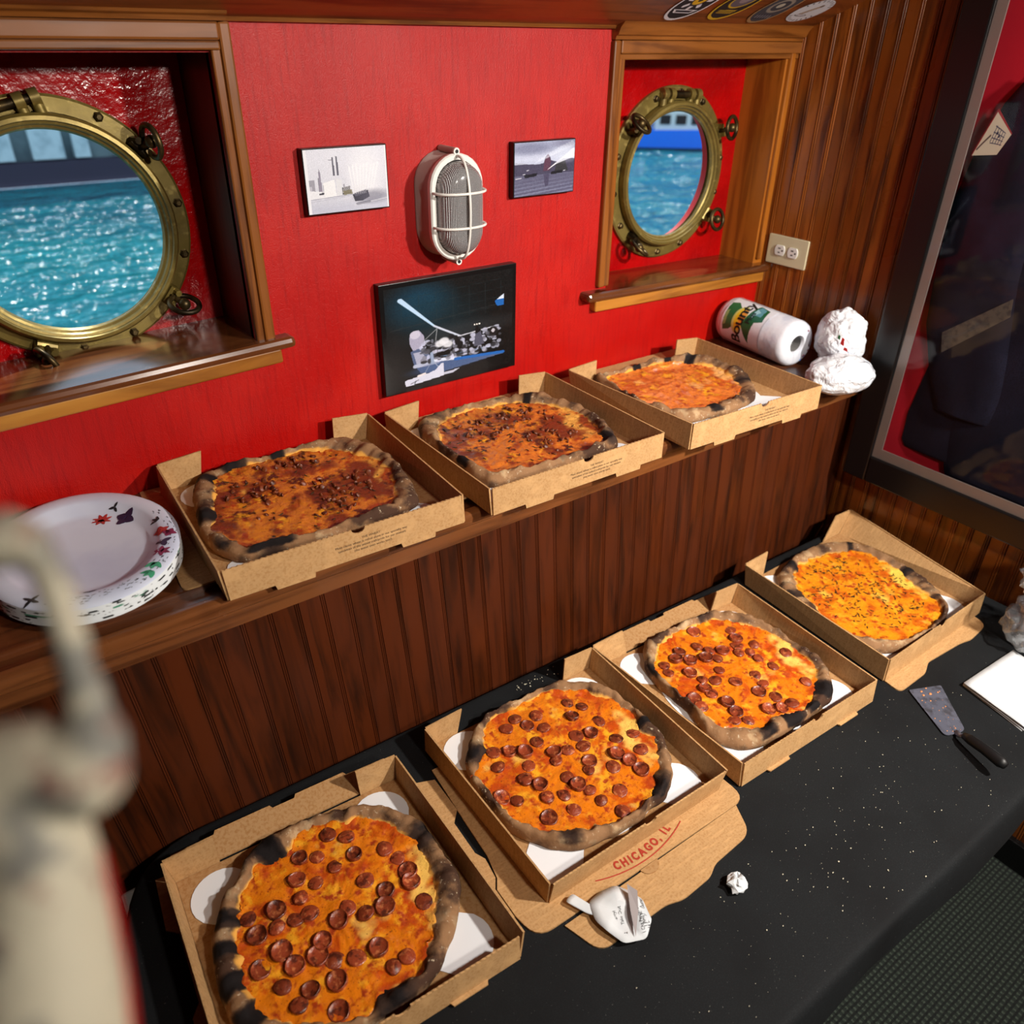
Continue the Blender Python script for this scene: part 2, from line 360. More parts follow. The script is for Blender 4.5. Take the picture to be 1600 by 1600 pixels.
bx('jamb', .102, .125, YW+.004, .24, .20, .72, dj, w1); bx('jamb', -.83, -.80, YW, .24, .20, .72, dj, w1)
bx('head', -.83, .12, YW+.004, .24, .70, .73, M['trimx'], w1)
bx('casing', .102, .118, YW-.010, YW+.004, .235, .706, M['trimz'], w1, .003)
bx('casing', .1165, .136, YW-.015, YW+.004, .235, .742, M['trimz'], w1, .004)
bx('casing', -2.2, .1165, YW-.015, YW+.004, .703, .716, M['trimx'], w1, .003); bx('casing', -2.2, .1165, YW-.020, YW+.004, .716, .742, M['trimx'], w1, .004)
a1 = math.radians(-2.2)
bx('sill', -.87, .169, .012, .235, .2005, .2215, M['sill'], w1, .009, (0, a1, 0))
bx('apron', -.87, .143, .026, YW+.004, .172, .2005, M['apron'], w1, .004, (0, a1, 0))
w2 = recess(2, .972, 1.535, .185, .688, .165, 1.262, .424, .168, 'recess in red wall with wooden casing around porthole by the panelled side wall')
bx('jamb', 1.522, 1.56, YW-.002, .185, .17, .70, M['pinez'], w2, .002); bx('jamb', .955, .972, YW+.004, .185, .17, .70, M['pinez'], w2)
bx('head', .955, 1.56, YW+.004, .185, .688, .72, M['trimx'], w2)
bx('casing', .955, .975, YW-.008, YW+.004, .21, .690, M['trimz'], w2, .003); bx('casing', .938, .957, YW-.013, YW+.004, .21, .722, M['trimz'], w2, .004)
bx('casing', .957, 1.56, YW-.008, YW+.004, .686, .697, M['trimx'], w2, .002); bx('casing', .957, 1.56, YW-.014, YW+.004, .697, .722, M['trimx'], w2, .003)
bx('casing', 1.528, 1.545, YW-.012, YW+.004, .20, .700, M['pinez'], w2, .003)
a2 = math.radians(1.5)
bx('sill', .89, 1.56, .010, .18, .176, .197, M['sill'], w2, .008, (0, a2, 0))
bx('apron', .925, 1.556, .024, YW+.004, .147, .176, M['apron'], w2, .004, (0, a2, 0))
# ---------------------------------------------------------------- brass portholes
def ring_path(c, r, nrm, n=28):
    nrm = Vector(nrm).normalized(); a = nrm.orthogonal().normalized(); b = nrm.cross(a)
    return [Vector(c)+a*r*math.cos(2*PI*k/n)+b*r*math.sin(2*PI*k/n) for k in range(n)]
def porthole(loc, label, ro, rg, proud, dogs, hinge_a):
    p = empty('porthole_window', loc, label=label, cat='porthole', group='brass portholes')
    X = lambda a, b, c: (a, -c, b)          # lathe axis -> towards the room
    MB().lathe([(rg+.006, 0), (ro, 0), (ro, .009), (ro-.004, .012), (rg+.022, .013), (rg+.022, .006), (rg+.006, .006)], 72, X).obj('flange', M['brass'], p, smooth=.5)
    h = proud
    MB().lathe([(rg+.020, .004), (rg+.021, h-.006), (rg+.017, h), (rg+.011, h+.001), (rg+.009, h-.004), (rg+.005, h-.005), (rg+.003, h-.010), (rg-.001, h-.012), (rg-.004, h-.018), (rg+.002, h-.020), (rg+.013, -.004), (rg+.020, -.004)], 72, X).obj('swing_ring', M['brass'], p, smooth=.6)
    MB().lathe([(0, 0), (rg-.003, 0), (rg-.003, .006), (0, .006)], 48, lambda a, b, c: (a, -(h-.018)-c, b)).obj('glass_pane', M['pane'], p, smooth=.5)
    for k in range(14):
        a = 2*PI*(k+.35)/14; c = (rg+.022+ro)/2*1.005
        if any(abs((a-math.radians(q)+PI) % (2*PI)-PI) < .16 for q, _, _n in dogs): continue
        b = MB().lathe([(.0085, 0), (.0085, .003), (.0065, .004), (.0065, .009), (.004, .0105), (0, .0105)], 6, lambda x, y, z: (x+c*math.cos(a), -.011-z, y+c*math.sin(a)))
        b.obj('bolt', M['brassdk'], p)
    for q, big, rn in dogs:
        a = math.radians(q); e = Vector((math.cos(a), 0, math.sin(a))); t = Vector((-math.sin(a), 0, math.cos(a))); o = Vector((0, -1, 0))
        lug = MB(); cen = e*(rg+.030)
        for s_ in (-1, 1): lug.tube([cen+t*.012*s_-e*.012, cen+t*.012*s_+o*.018+e*.004, cen+t*.011*s_+o*(h+.004)+e*.008], [.008, .008, .006], 8)
        lug.tube([cen-t*.016+o*(h-.012), cen+t*.016+o*(h-.012)], .007, 8); lg_ = lug.obj('dog_lug', M['brass' if not big else 'brassdk'], p, smooth=.7)
        st = MB(); base = cen+o*(h-.012); tip = cen+o*(h+.020)+e*.020; st.tube([base, tip], .0055, 10); st.sphere(tip, .011, 12, 8)
        dg = st.obj('dog_screw', M['brassdk'], p, smooth=True)
        ax = (tip-base).normalized(); rg_ = MB().tube(ring_path(tip, .026, rn), .0050, 10, closed=True); rg_.obj('ring_handle', M['brassdk'], p, smooth=True)
    a = math.radians(hinge_a); e = Vector((math.cos(a), 0, math.sin(a))); t = Vector((-math.sin(a), 0, math.cos(a))); o = Vector((0, -1, 0)); c = e*(rg+.034)+o*(h*.55)
    hb = MB(); hb.tube([c-t*.062, c+t*.062], .0085, 14); hb.obj('hinge_pin', M['brassdk'], p, smooth=.8)
    for s_ in (-.058, -.034, .034, .058):
        k = MB(); q = c+t*s_; k.tube([q-t*.0075, q+t*.0075], .0135, 14); k.tube([q-o*h*.5-e*.0, q], .009, 8); k.tube([q, q-e*.026], .009, 8); k.obj('hinge_knuckle', M['brass'], p, smooth=.8)
    return p
porthole((-.147, .222, .428), 'brass porthole at the left edge of the photo, looking out on glittering water', .214, .166, .036, [(40, 1, (1, .25, .15)), (-40, 0, (.1, -.42, 1)), (-112, 0, (1, .3, .5))], 103)
porthole((1.262, .165, .424), 'brass porthole beside the panelled side wall, with a red rim seen through its glass', .205, .151, .036, [(140, 1, (.2, -.6, .7)), (32, 0, (.25, -1, .1)), (-36, 0, (.1, -1, .2)), (-128, 1, (.5, -.4, .8))], 88)
# ---------------------------------------------------------------- outside: water, quay, boat
M['water'] = mat('harbour_water', srgb(4, 118, 128), .14, layers=[(srgb(2, 92, 110), .35, .35, .7, dict(stretch=(.5, 1.4, 1))), (srgb(14, 136, 146), 1.6, .55, .8, dict(stretch=(.5, 1.4, 1)))],
                 bump=[(1.6, 1.0, .55, dict(stretch=(.7, 1.2, 1), detail=2)), (5, 1.0, .16, dict(stretch=(.8, 1.1, 1), detail=2))])
wt = MB().grid(lambda u, v: (-30+u*70, .7+v*16.6, -1.9), 60, 40).obj('water', M['water']); tag(wt, 'teal harbour water glittering in the sun outside the portholes', 'water', kind='stuff')
qw = empty('quay_wall', (0, 17.6, -1.9), label='grey green quay wall with pale columns across the water', cat='quay')
qm = mat('quay_concrete', srgb(120, 138, 140), .9, layers=[(srgb(86, 100, 106), 1.2, .4, .7)]); qc = mat('quay_column_paint', srgb(196, 214, 216), .8, layers=[(srgb(150, 172, 178), 3, .4, .7)])
qd = mat('wet_quay_foot', srgb(56, 50, 66), .7)
MB().box(-30, 40, 0, 1, 0, 4.5).obj('quay_face', qm, qw); MB().box(-30, 40, -.25, 0, 0, .42).obj('quay_foot', qd, qw)
for i in range(30): MB().box(0, .28+.14*(i*7 % 3), -.22, 0, .46, 4.3).obj('column', qc, qw, (-4+i*.74, 0, 0))
bt = empty('moored_boat', (17.3, 15.6, -1.9), math.radians(-40), 'blue and white boat moored beyond the porthole by the side wall', 'boat')
bl = mat('blue_boat_paint', srgb(24, 120, 240), .4); 
MB().prism([(-1.6, .05), (-1.7, .45), (1.8, .52), (1.5, .05)], -.6, .6, lambda a, b, c: (a, c, b)).obj('hull', bl, bt)
MB().box(-.4, 1.0, -.5, .5, .45, .95).obj('cabin', M['white'], bt)
for i in range(3): MB().box(-.28+.42*i, .0+.42*i, -.53, -.49, .62, .85).obj('cabin_window', M['blackp'], bt)
MB().tube([(-.62, -.5, .3), (-.62, -.5, 2.6)], .07, 8).obj('mast', M['white'], bt)
PIZ={
 'A':((-0.129,-0.641),
  [(120,150),(154,119),(186,63),(194,8),(190,-51),(164,-94),(132,-129),(84,-166),(45,-182),(3,-187),(-49,-179),(-100,-162),(-150,-129),(-183,-88),(-191,-65),(-193,-25),(-190,14),(-177,62),(-145,120),(-114,134),(-81,174),(-32,196),(27,185),(75,171)],
  [(37,153),(92,130),(131,98),(153,28),(144,-44),(106,-102),(74,-137),(47,-160),(-1,-148),(-37,-161),(-59,-156),(-108,-129),(-134,-109),(-153,-86),(-155,-30),(-146,20),(-149,38),(-124,81),(-123,99),(-74,139),(-31,126),(-7,157)],
  [(42,131),(66,109),(-14,117),(9,103),(62,71),(26,70),(107,51),(117,25),(119,-6),(113,-26),(-34,82),(-11,60),(-41,50),(55,18),(74,-16),(113,-67),(60,-39),(30,-31),(12,-7),(-80,52),(-120,64),(-40,19),(-62,22),(-89,26),(-118,31),(-8,-18),(-42,-34),(-98,-14),(-90,-45),(-57,-50),(-40,-70),(-12,-85),(21,-91),(49,-127),(26,-128),(-133,-21),(-116,-63),(-85,-90),(-49,-100),(-107,-100),(-65,-139)]),
 'B':((0.358,-0.608),
  [(103,176),(138,141),(171,113),(188,57),(193,2),(187,-61),(160,-117),(123,-157),(82,-180),(39,-178),(18,-187),(-28,-184),(-102,-174),(-120,-167),(-152,-138),(-175,-100),(-191,-72),(-192,-3),(-191,51),(-174,96),(-137,139),(-100,160),(-62,178),(-4,188),(44,193)],
  [(91,142),(130,110),(153,69),(174,-1),(149,-32),(156,-63),(128,-109),(77,-153),(32,-178),(6,-178),(-53,-159),(-83,-141),(-122,-130),(-151,-99),(-170,-62),(-177,-27),(-171,19),(-168,55),(-129,90),(-103,138),(-63,158),(-10,152),(6,169)],
  [(83,104),(101,79),(-32,130),(8,112),(-61,119),(-22,102),(1,79),(41,25),(70,14),(101,29),(100,-25),(136,-35),(-32,57),(4,6),(35,-3),(-117,84),(-90,69),(-67,49),(-21,16),(120,-75),(74,-55),(84,-81),(-31,-1),(20,-39),(-130,50),(-81,19),(5,-54),(48,-75),(87,-110),(-105,-2),(-38,-43),(-90,-28),(-33,-68),(-23,-90),(-164,-10),(-145,-32),(-97,-58),(-69,-72),(21,-123),(-22,-120),(-74,-106),(-6,-159),(-121,-94),(67,69)]),
 'C':((0.803,-0.636),
  [(118,167),(153,136),(178,83),(184,70),(202,0),(190,-59),(163,-119),(122,-163),(94,-179),(45,-178),(6,-180),(-56,-180),(-118,-175),(-161,-159),(-185,-134),(-197,-88),(-176,-30),(-174,24),(-174,60),(-166,109),(-137,152),(-102,183),(-62,191),(-2,192),(62,186)],
  [(90,135),(127,93),(149,61),(157,2),(154,-57),(139,-100),(81,-142),(19,-163),(-15,-147),(-42,-140),(-91,-146),(-139,-108),(-164,-70),(-160,-40),(-166,-2),(-166,51),(-149,94),(-106,141),(-52,159),(26,153)],
  [(15,140),(90,95),(77,67),(58,49),(94,29),(67,18),(-17,100),(-6,74),(19,57),(-64,110),(-88,98),(-65,76),(-31,62),(-12,44),(43,30),(-124,98),(-133,76),(65,-8),(72,-42),(130,-31),(-96,48),(-34,19),(-88,19),(-68,1),(16,-38),(9,-65),(-18,-76),(-34,-26),(-105,-3),(-105,-22),(89,-115),(-146,-11),(-152,-35),(-98,-58),(-2,-106),(-103,-86),(-43,-120),(-19,-135),(12,-138),(-126,-101),(-104,-118)]),
 'D':((1.265,-0.615),
  [(166,161),(200,127),(213,76),(215,27),(207,-19),(185,-79),(150,-131),(101,-175),(65,-193),(-6,-199),(-81,-196),(-136,-181),(-174,-154),(-202,-115),(-214,-48),(-207,20),(-192,75),(-148,136),(-109,170),(-62,182),(3,196),(84,201),(125,183)],
  [(70,138),(132,115),(165,78),(158,17),(161,-10),(124,-64),(118,-107),(116,-146),(71,-174),(-8,-187),(-96,-175),(-143,-127),(-170,-93),(-172,-51),(-163,-4),(-135,42),(-127,88),(-76,137),(-32,156),(11,152)],
  []),
 'S1':((0.080,-0.146),
  [(129,169),(168,142),(188,89),(200,14),(190,-65),(170,-145),(156,-169),(116,-179),(68,-183),(22,-188),(-47,-185),(-100,-171),(-136,-164),(-169,-163),(-190,-140),(-203,-94),(-202,-43),(-190,21),(-174,94),(-153,144),(-121,181),(-72,194),(-33,200),(1,205),(54,190)],
  [(92,124),(137,76),(162,26),(171,-27),(135,-112),(106,-159),(62,-167),(12,-180),(-47,-186),(-109,-156),(-136,-146),(-159,-124),(-174,-86),(-179,-47),(-162,-11),(-135,55),(-123,109),(-74,142),(-28,142),(36,146)],
  []),
 'S2':((0.543,-0.173),
  [(119,151),(167,111),(171,74),(190,15),(188,-58),(163,-123),(144,-165),(71,-168),(-29,-169),(-110,-160),(-169,-155),(-179,-112),(-178,-56),(-174,22),(-173,75),(-163,124),(-132,162),(-75,184),(2,184),(61,170)],
  [(94,104),(138,61),(164,-9),(150,-83),(122,-132),(77,-155),(6,-168),(-75,-150),(-145,-121),(-152,-78),(-157,-24),(-160,29),(-125,94),(-86,126),(-13,138)],
  []),
 'S3':((1.030,-0.166),
  [(123,163),(150,144),(162,81),(204,76),(219,42),(192,-16),(174,-76),(128,-140),(85,-175),(0,-190),(-65,-186),(-138,-175),(-166,-155),(-184,-87),(-176,-21),(-162,72),(-164,127),(-136,163),(-84,187),(-5,194),(58,175)],
  [(26,130),(79,95),(120,44),(142,-1),(125,-61),(90,-118),(44,-151),(-28,-151),(-96,-135),(-145,-101),(-176,-50),(-164,16),(-154,75),(-123,122),(-59,136)],
  []),
}
# ---------------------------------------------------------------- table and cloth
TX0, TX1 = -.425, 1.548
tb = empty('folding_table', (.56, -.75, ZF), label='folding table hidden under the black tablecloth', cat='table')
tm = mat('grey_table_plastic', srgb(120, 120, 118), .6); tl = mat('grey_steel', srgb(90, 90, 92), .4, metal=.8)
MB().box(-.96, .955, -.385, .355, -.04, -.006).obj('table_top', tm, tb, (0, 0, ZT-ZF), bevel=.006)
for sx in (-.70, .62):
    for sy in (-.12, .28): MB().tube([(sx, sy, 0), (sx, sy, ZT-ZF-.04)], .013, 10).obj('leg', tl, tb)
def cloth():
    mb = MB(); poly = []
    # rounded outline of the table edge
    cs = [(TX1, -.398, .02), (TX0+.06, -.345, .11), (TX0-.20, -1.142, .05), (TX1, -1.158, .03)]
    pts = []
    n = len(cs)
    for i, (x, y, r) in enumerate(cs):
        p = Vector((x, y)); a = Vector(cs[i-1][:2]); b = Vector(cs[(i+1) % n][:2]); da = (a-p).normalized(); db = (b-p).normalized()
        for k in range(9):
            t = k/8; q = (p+da*r)*(1-t)**2+p*2*t*(1-t)+(p+db*r)*t*t; pts.append(q)
    out = []
    for i in range(len(pts)):
        a, b = pts[i], pts[(i+1) % len(pts)]; m = max(1, int((b-a).length/.02))
        out += [a+(b-a)*k/m for k in range(m)]
    N = len(out); cen = Vector((.56, -.76))
    rows = []
    for s_ in (0, .25, .5, .75, .9, .97): rows.append([(cen+(p-cen)*s_, 0, 0) for p in out])
    for (off, dz) in ((-.006, -.0004), (-.002, -.002), (.002, -.006), (.005, -.014), (.008, -.035), (.011, -.060), (.012, -.088)):
        row = []
        for i, p in enumerate(out):
            t = (out[(i+1) % N]-out[i-1]).normalized(); nrm = Vector((-t.y, t.x)); nrm = nrm if nrm.dot(p-cen) > 0 else -nrm
            wv = 1 if dz > -.01 else 0; fold = (.006*math.sin(i*.21)+.004*nz(i*.13, 2.0))*min(1, -dz/.05)
            if p.y > -.5 and p.x > TX0+.2: row.append((p+nrm*min(off, .002), dz, 0))
            elif p.x > TX1-.1: row.append((p+nrm*min(off, .002), dz, 0))
            else: row.append((p+nrm*(off+fold), dz*(1+.12*nz(i*.02, 7.0)), 0))
        rows.append(row)
    v = []; f = []
    for row in rows:
        for (p, z, _) in row: v.append((p.x, p.y, ZT+z+(.0008*nz(p.x*5, p.y*5) if z == 0 else 0)))
    for j in range(len(rows)-1):
        for i in range(N): f.append((j*N+i, j*N+(i+1) % N, (j+1)*N+(i+1) % N, (j+1)*N+i))
    return mb.add(v, f)
tag(cloth().obj('tablecloth', M['cloth'], smooth=1.0), 'black tablecloth with crumbs covering the table in front of the wainscot', 'tablecloth')
# ---------------------------------------------------------------- pizza boxes
def panel(p, thick, outward):
    """p: 4 corners (Vector), thickness added along outward"""
    a = [Vector(q) for q in p]; o = Vector(outward).normalized()*thick; mb = MB()
    mb.add([tuple(q) for q in a]+[tuple(q+o) for q in a], [(0, 1, 2, 3), (7, 6, 5, 4), (0, 4, 5, 1), (1, 5, 6, 2), (2, 6, 7, 3), (3, 7, 4, 0)]); return mb
TXT = ['THE WHEAT:', 'Most classic wheat is milled alone in our specialty way', 'specialties of the united craft/pride for our mixture', '(the water even works too!)']
def rounded(poly, rads, k=5):
    out = []; n = len(poly)
    for i, p in enumerate(poly):
        r = rads[i] if isinstance(rads, (list, tuple)) else rads; p = Vector(p); a = Vector(poly[i-1]); b = Vector(poly[(i+1) % n])
        if r <= 0: out.append(tuple(p)); continue
        da = (a-p).normalized()*r; db = (b-p).normalized()*r
        for j in range(k+1):
            t = j/k; out.append(tuple((p+da)*(1-t)**2+p*2*t*(1-t)+(p+db)*t*t))
    return out
def pizza_box(label, top, bot, zb, zr, lid, tabs='down', back='flat', text=True, lidz=None):
    """top/bot: FL FR BR BL in xy; zb base height, zr rim height"""
    c = (sum(p[0] for p in bot)/4, sum(p[1] for p in bot)/4, zb)
    g = empty('pizza_box', c, label=label, cat='pizza box', group='open cardboard pizza boxes')
    T = [Vector((p[0]-c[0], p[1]-c[1], zr-zb)) for p in top]; B = [Vector((p[0]-c[0], p[1]-c[1], 0)) for p in bot]
    up = Vector((0, 0, 1)); th = .003
    MB().prism([(q.x, q.y) for q in B], 0, th).obj('base_panel', M['cardin'], g)
    FL, FR, BR, BL = range(4)
    ex = (B[FR]-B[FL]).normalized(); ey = (B[BL]-B[FL]).normalized()
    panel([B[BL], B[FL], T[FL], T[BL]], th, -ex).obj('side_wall', M['card'], g)
    panel([B[FR], B[BR], T[BR], T[FR]], th, ex).obj('side_wall', M['card'], g)
    # front wall with perforated top edge, thumb notch and lock tabs
    Lb = (B[FR]-B[FL]).length; H = (T[FL]-B[FL]).length; d1 = (B[FR]-B[FL])/Lb; d2 = ((T[FL]+T[FR])-(B[FL]+B[FR])).normalized(); nn = d1.cross(d2).normalized()
    nn = nn if nn.y < 0 else -nn
    pl = [(0, 0)]
    for (a, b) in ((.17, .33), (.70, .86)):
        if tabs == 'down': pl += [(a*Lb, 0), (a*Lb+.002, -.0085), (b*Lb-.002, -.0085), (b*Lb, 0)]
    pl += [(Lb, 0), (Lb, H)]
    nt = 46
    for i in range(nt, 0, -1):
        s1 = Lb*(i-.5)/nt
        if abs(s1-Lb*.53) < .012: continue
        pl += [(s1+Lb*.25/nt, H), (s1-Lb*.1/nt, H-.0011)]
        if i > 1 and abs(Lb*(i-1.5)/nt-Lb*.53) < .012 and abs(s1-Lb*.53) >= .012 and s1 > Lb*.53:
            for k in range(7):
                an = PI*k/6; pl.append((Lb*.53+.012*math.cos(an), H-.0095*math.sin(an)))
    pl += [(0, H)]
    o0 = B[FL]
    fwall = MB().prism(pl, 0, th, lambda a, b, z: tuple(o0+d1*a+d2*b+nn*z)).obj('front_wall', M['card'], g)
    if tabs == 'out':
        for (a, b) in ((.17, .33), (.70, .86)):
            MB().prism([(a*Lb, 0), (a*Lb+.004, -.008), (b*Lb-.004, -.008), (b*Lb, 0)], 0, .0025, lambda s_, y_, z: tuple(o0+d1*s_-ey*(-y_)+nn*th*.5+up*z)).obj('lock_tab', M['card'], g)
    if text:
        tm_ = MB()
        for k, ln in enumerate(TXT):
            v, f = text_geo(ln, .0058, spacing=1.0)
            tm_.add(v, f, lambda x, y, z, k=k: tuple(o0+d1*(Lb*.58+x)+d2*(H-.020-.0066*k+y)+nn*(th+.0003)))
        tm_.obj('printed_text', M['ink'], fwall)
    # corner flaps standing at the open back
    for (cB, cT, s_) in ((B[BL], T[BL], 1), (B[BR], T[BR], -1)):
        e = ex*s_; q = [cB+ey*.001, cB+e*.070+ey*.001, cT+e*.078+up*.010-ey*.004, cT+up*.0015+ey*0]
        panel(q, th, ey).obj('corner_flap', M['card'], g)
    if back:
        w_ = (B[BR]-B[BL]).length; lift = back if isinstance(back, float) else .004; o1 = B[BL]+ey*.006
        pb = [(.0, 0), (w_, 0), (w_-.004, .040), (w_*.80, .042), (w_*.79, .048), (w_*.56, .048), (w_*.55, .042), (w_*.45, .042), (w_*.44, .048), (w_*.20, .048), (w_*.19, .042), (.004, .040)]
        MB().prism(pb, 0, .003, lambda a, b, z: tuple(o1+ex*a+ey*b*.93+up*(.0005+b/.048*lift+z))).obj('back_wall', M['cardin'], g)
    # lid folded flat underneath
    if lid:
        for k, (poly, r) in enumerate(lid):
            P2 = rounded(poly, r); lz = (-.0032) 
            MB().prism([(x-c[0], y-c[1]) for x, y in P2], lz, -.0002).obj('lid' if k == 0 else 'lid_flap', M['card'], g)
    return g
# ---------------------------------------------------------------- pizzas
cheese = lambda nm, a, b, c, extra=(): mat(nm, a, .32, layers=[(b, 17, .47, .60, dict(detail=8, dist=.5)), (srgb(236, 160, 36), 34, .52, .68, dict(detail=6)), (srgb(162, 56, 16), 62, .52, .66, dict(detail=8)), (c, 11, .60, .70, dict(detail=3)), (srgb(120, 44, 14), 210, .60, .74, dict(detail=4))]+list(extra), bump=[(55, .7, .004, dict(detail=5)), (240, .35, .001)], rlayer=(60, .4, .65, .18, .5), coat=.25)
M['ch_pep'] = cheese('orange_cheese', srgb(218, 118, 18), srgb(186, 72, 16), srgb(240, 190, 92))
M['ch_brown'] = cheese('browned_cheese', srgb(204, 118, 36), srgb(150, 66, 20), srgb(222, 164, 72), [(srgb(112, 46, 16), 13, .47, .60, dict(detail=8)), (srgb(70, 30, 14), 38, .54, .66, dict(detail=7)), (srgb(40, 32, 14), 55, .66, .72, dict(detail=3))])
M['ch_meat'] = cheese('browned_meat_cheese', srgb(208, 116, 38), srgb(160, 70, 24), srgb(228, 168, 76), [(srgb(116, 48, 20), 16, .48, .62, dict(detail=8)), (srgb(76, 34, 16), 44, .55, .66, dict(detail=7))])
M['ch_plain'] = cheese('pale_orange_cheese', srgb(222, 122, 50), srgb(196, 92, 34), srgb(240, 178, 104))
M['ch_herb'] = cheese('golden_cheese', srgb(226, 138, 24), srgb(198, 92, 20), srgb(240, 196, 80))
M['crust'] = mat('floured_crust', srgb(142, 106, 74), .85, spec=.2, layers=[(srgb(188, 158, 120), 30, .50, .66, dict(detail=8)), (srgb(70, 48, 36), 15, .48, .62, dict(detail=8)), (srgb(198, 180, 152), 130, .60, .74, dict(detail=6)), (srgb(226, 164, 74), 24, 1.06, 1.36, dict(attr='inner', amt=.9)), (srgb(58, 42, 34), 20, .92, 1.30, dict(attr='char', amt=1.1, detail=8)), (srgb(26, 21, 21), 34, 1.12, 1.42, dict(attr='char', amt=1.1, detail=8))], bump=[(70, .5, .003, dict(detail=5)), (300, .3, .001)])
M['pep'] = mat('pepperoni', srgb(134, 56, 30), .36, layers=[(srgb(182, 104, 62), 130, .52, .68, dict(detail=5)), (srgb(80, 30, 16), 90, .50, .64, dict(detail=5))], rnd=.28, coat=.12, bump=[(160, .6, .002), (420, .4, .0008)])
M['herb'] = mat('dark_herb', srgb(42, 40, 18), .7); M['meat'] = mat('crumbled_meat', srgb(112, 52, 24), .45, layers=[(srgb(62, 28, 14), 120, .45, .7)], rnd=.3)
def polar(poly, n, sm=2):
    out = []
    for k in range(n):
        a = 2*PI*k/n; d = Vector((math.cos(a), math.sin(a))); best = 0
        for i in range(len(poly)):
            p = Vector(poly[i]); q = Vector(poly[(i+1) % len(poly)]); e = q-p; den = d.x*e.y-d.y*e.x
            if abs(den) < 1e-9: continue
            t = (p.x*e.y-p.y*e.x)/den; u = (p.x*d.y-p.y*d.x)/den
            if t > 0 and -1e-6 <= u <= 1+1e-6: best = max(best, t)
        out.append(best)
    for _ in range(sm): out = [(out[i-1]+2*out[i]+out[(i+1) % n])/4 for i in range(n)]
    return out
NA = 216
def pep_meshes():
    L_ = []
    for k in range(5):
        mb = MB(); n = 16; rs = random.Random(k); R = .0124*(.92+.16*rs.random()); cup = .0022+.0022*rs.random(); ov = 1-.14*rs.random()
        prof = [(R*.96, -.002), (R*1.0, .001), (R*1.0, .0015+cup), (R*.93, .0022+cup), (R*.80, .0018+cup*.55), (R*.45, .0022+cup*.1), (0, .0028)]
        mb.lathe(prof, n, lambda x, y, z: (x*(1+.05*math.sin(3*math.atan2(y, x)+k)), y*ov, z+.0006*math.sin(2*math.atan2(y, x)+k)*(math.hypot(x, y)/R)))
        if k in (1, 3, 4):
            mb = MB(); prof = [(R*.96, -.002), (R*1.02, .0012), (R*.97, .0030), (R*.84, .0034), (R*.72, .0031+cup*.25), (R*.45, .0036+cup*.55), (0, .0040+cup*.65)]
            mb.lathe(prof, n, lambda x, y, z: (x*(1+.06*math.sin(3*math.atan2(y, x)+k)), y*ov, z+.0008*nz(x*400+k, y*400, 1)))
        L_.append(mb.mesh('pepperoni', smooth=1.2))
    return L_
PEP = pep_meshes()
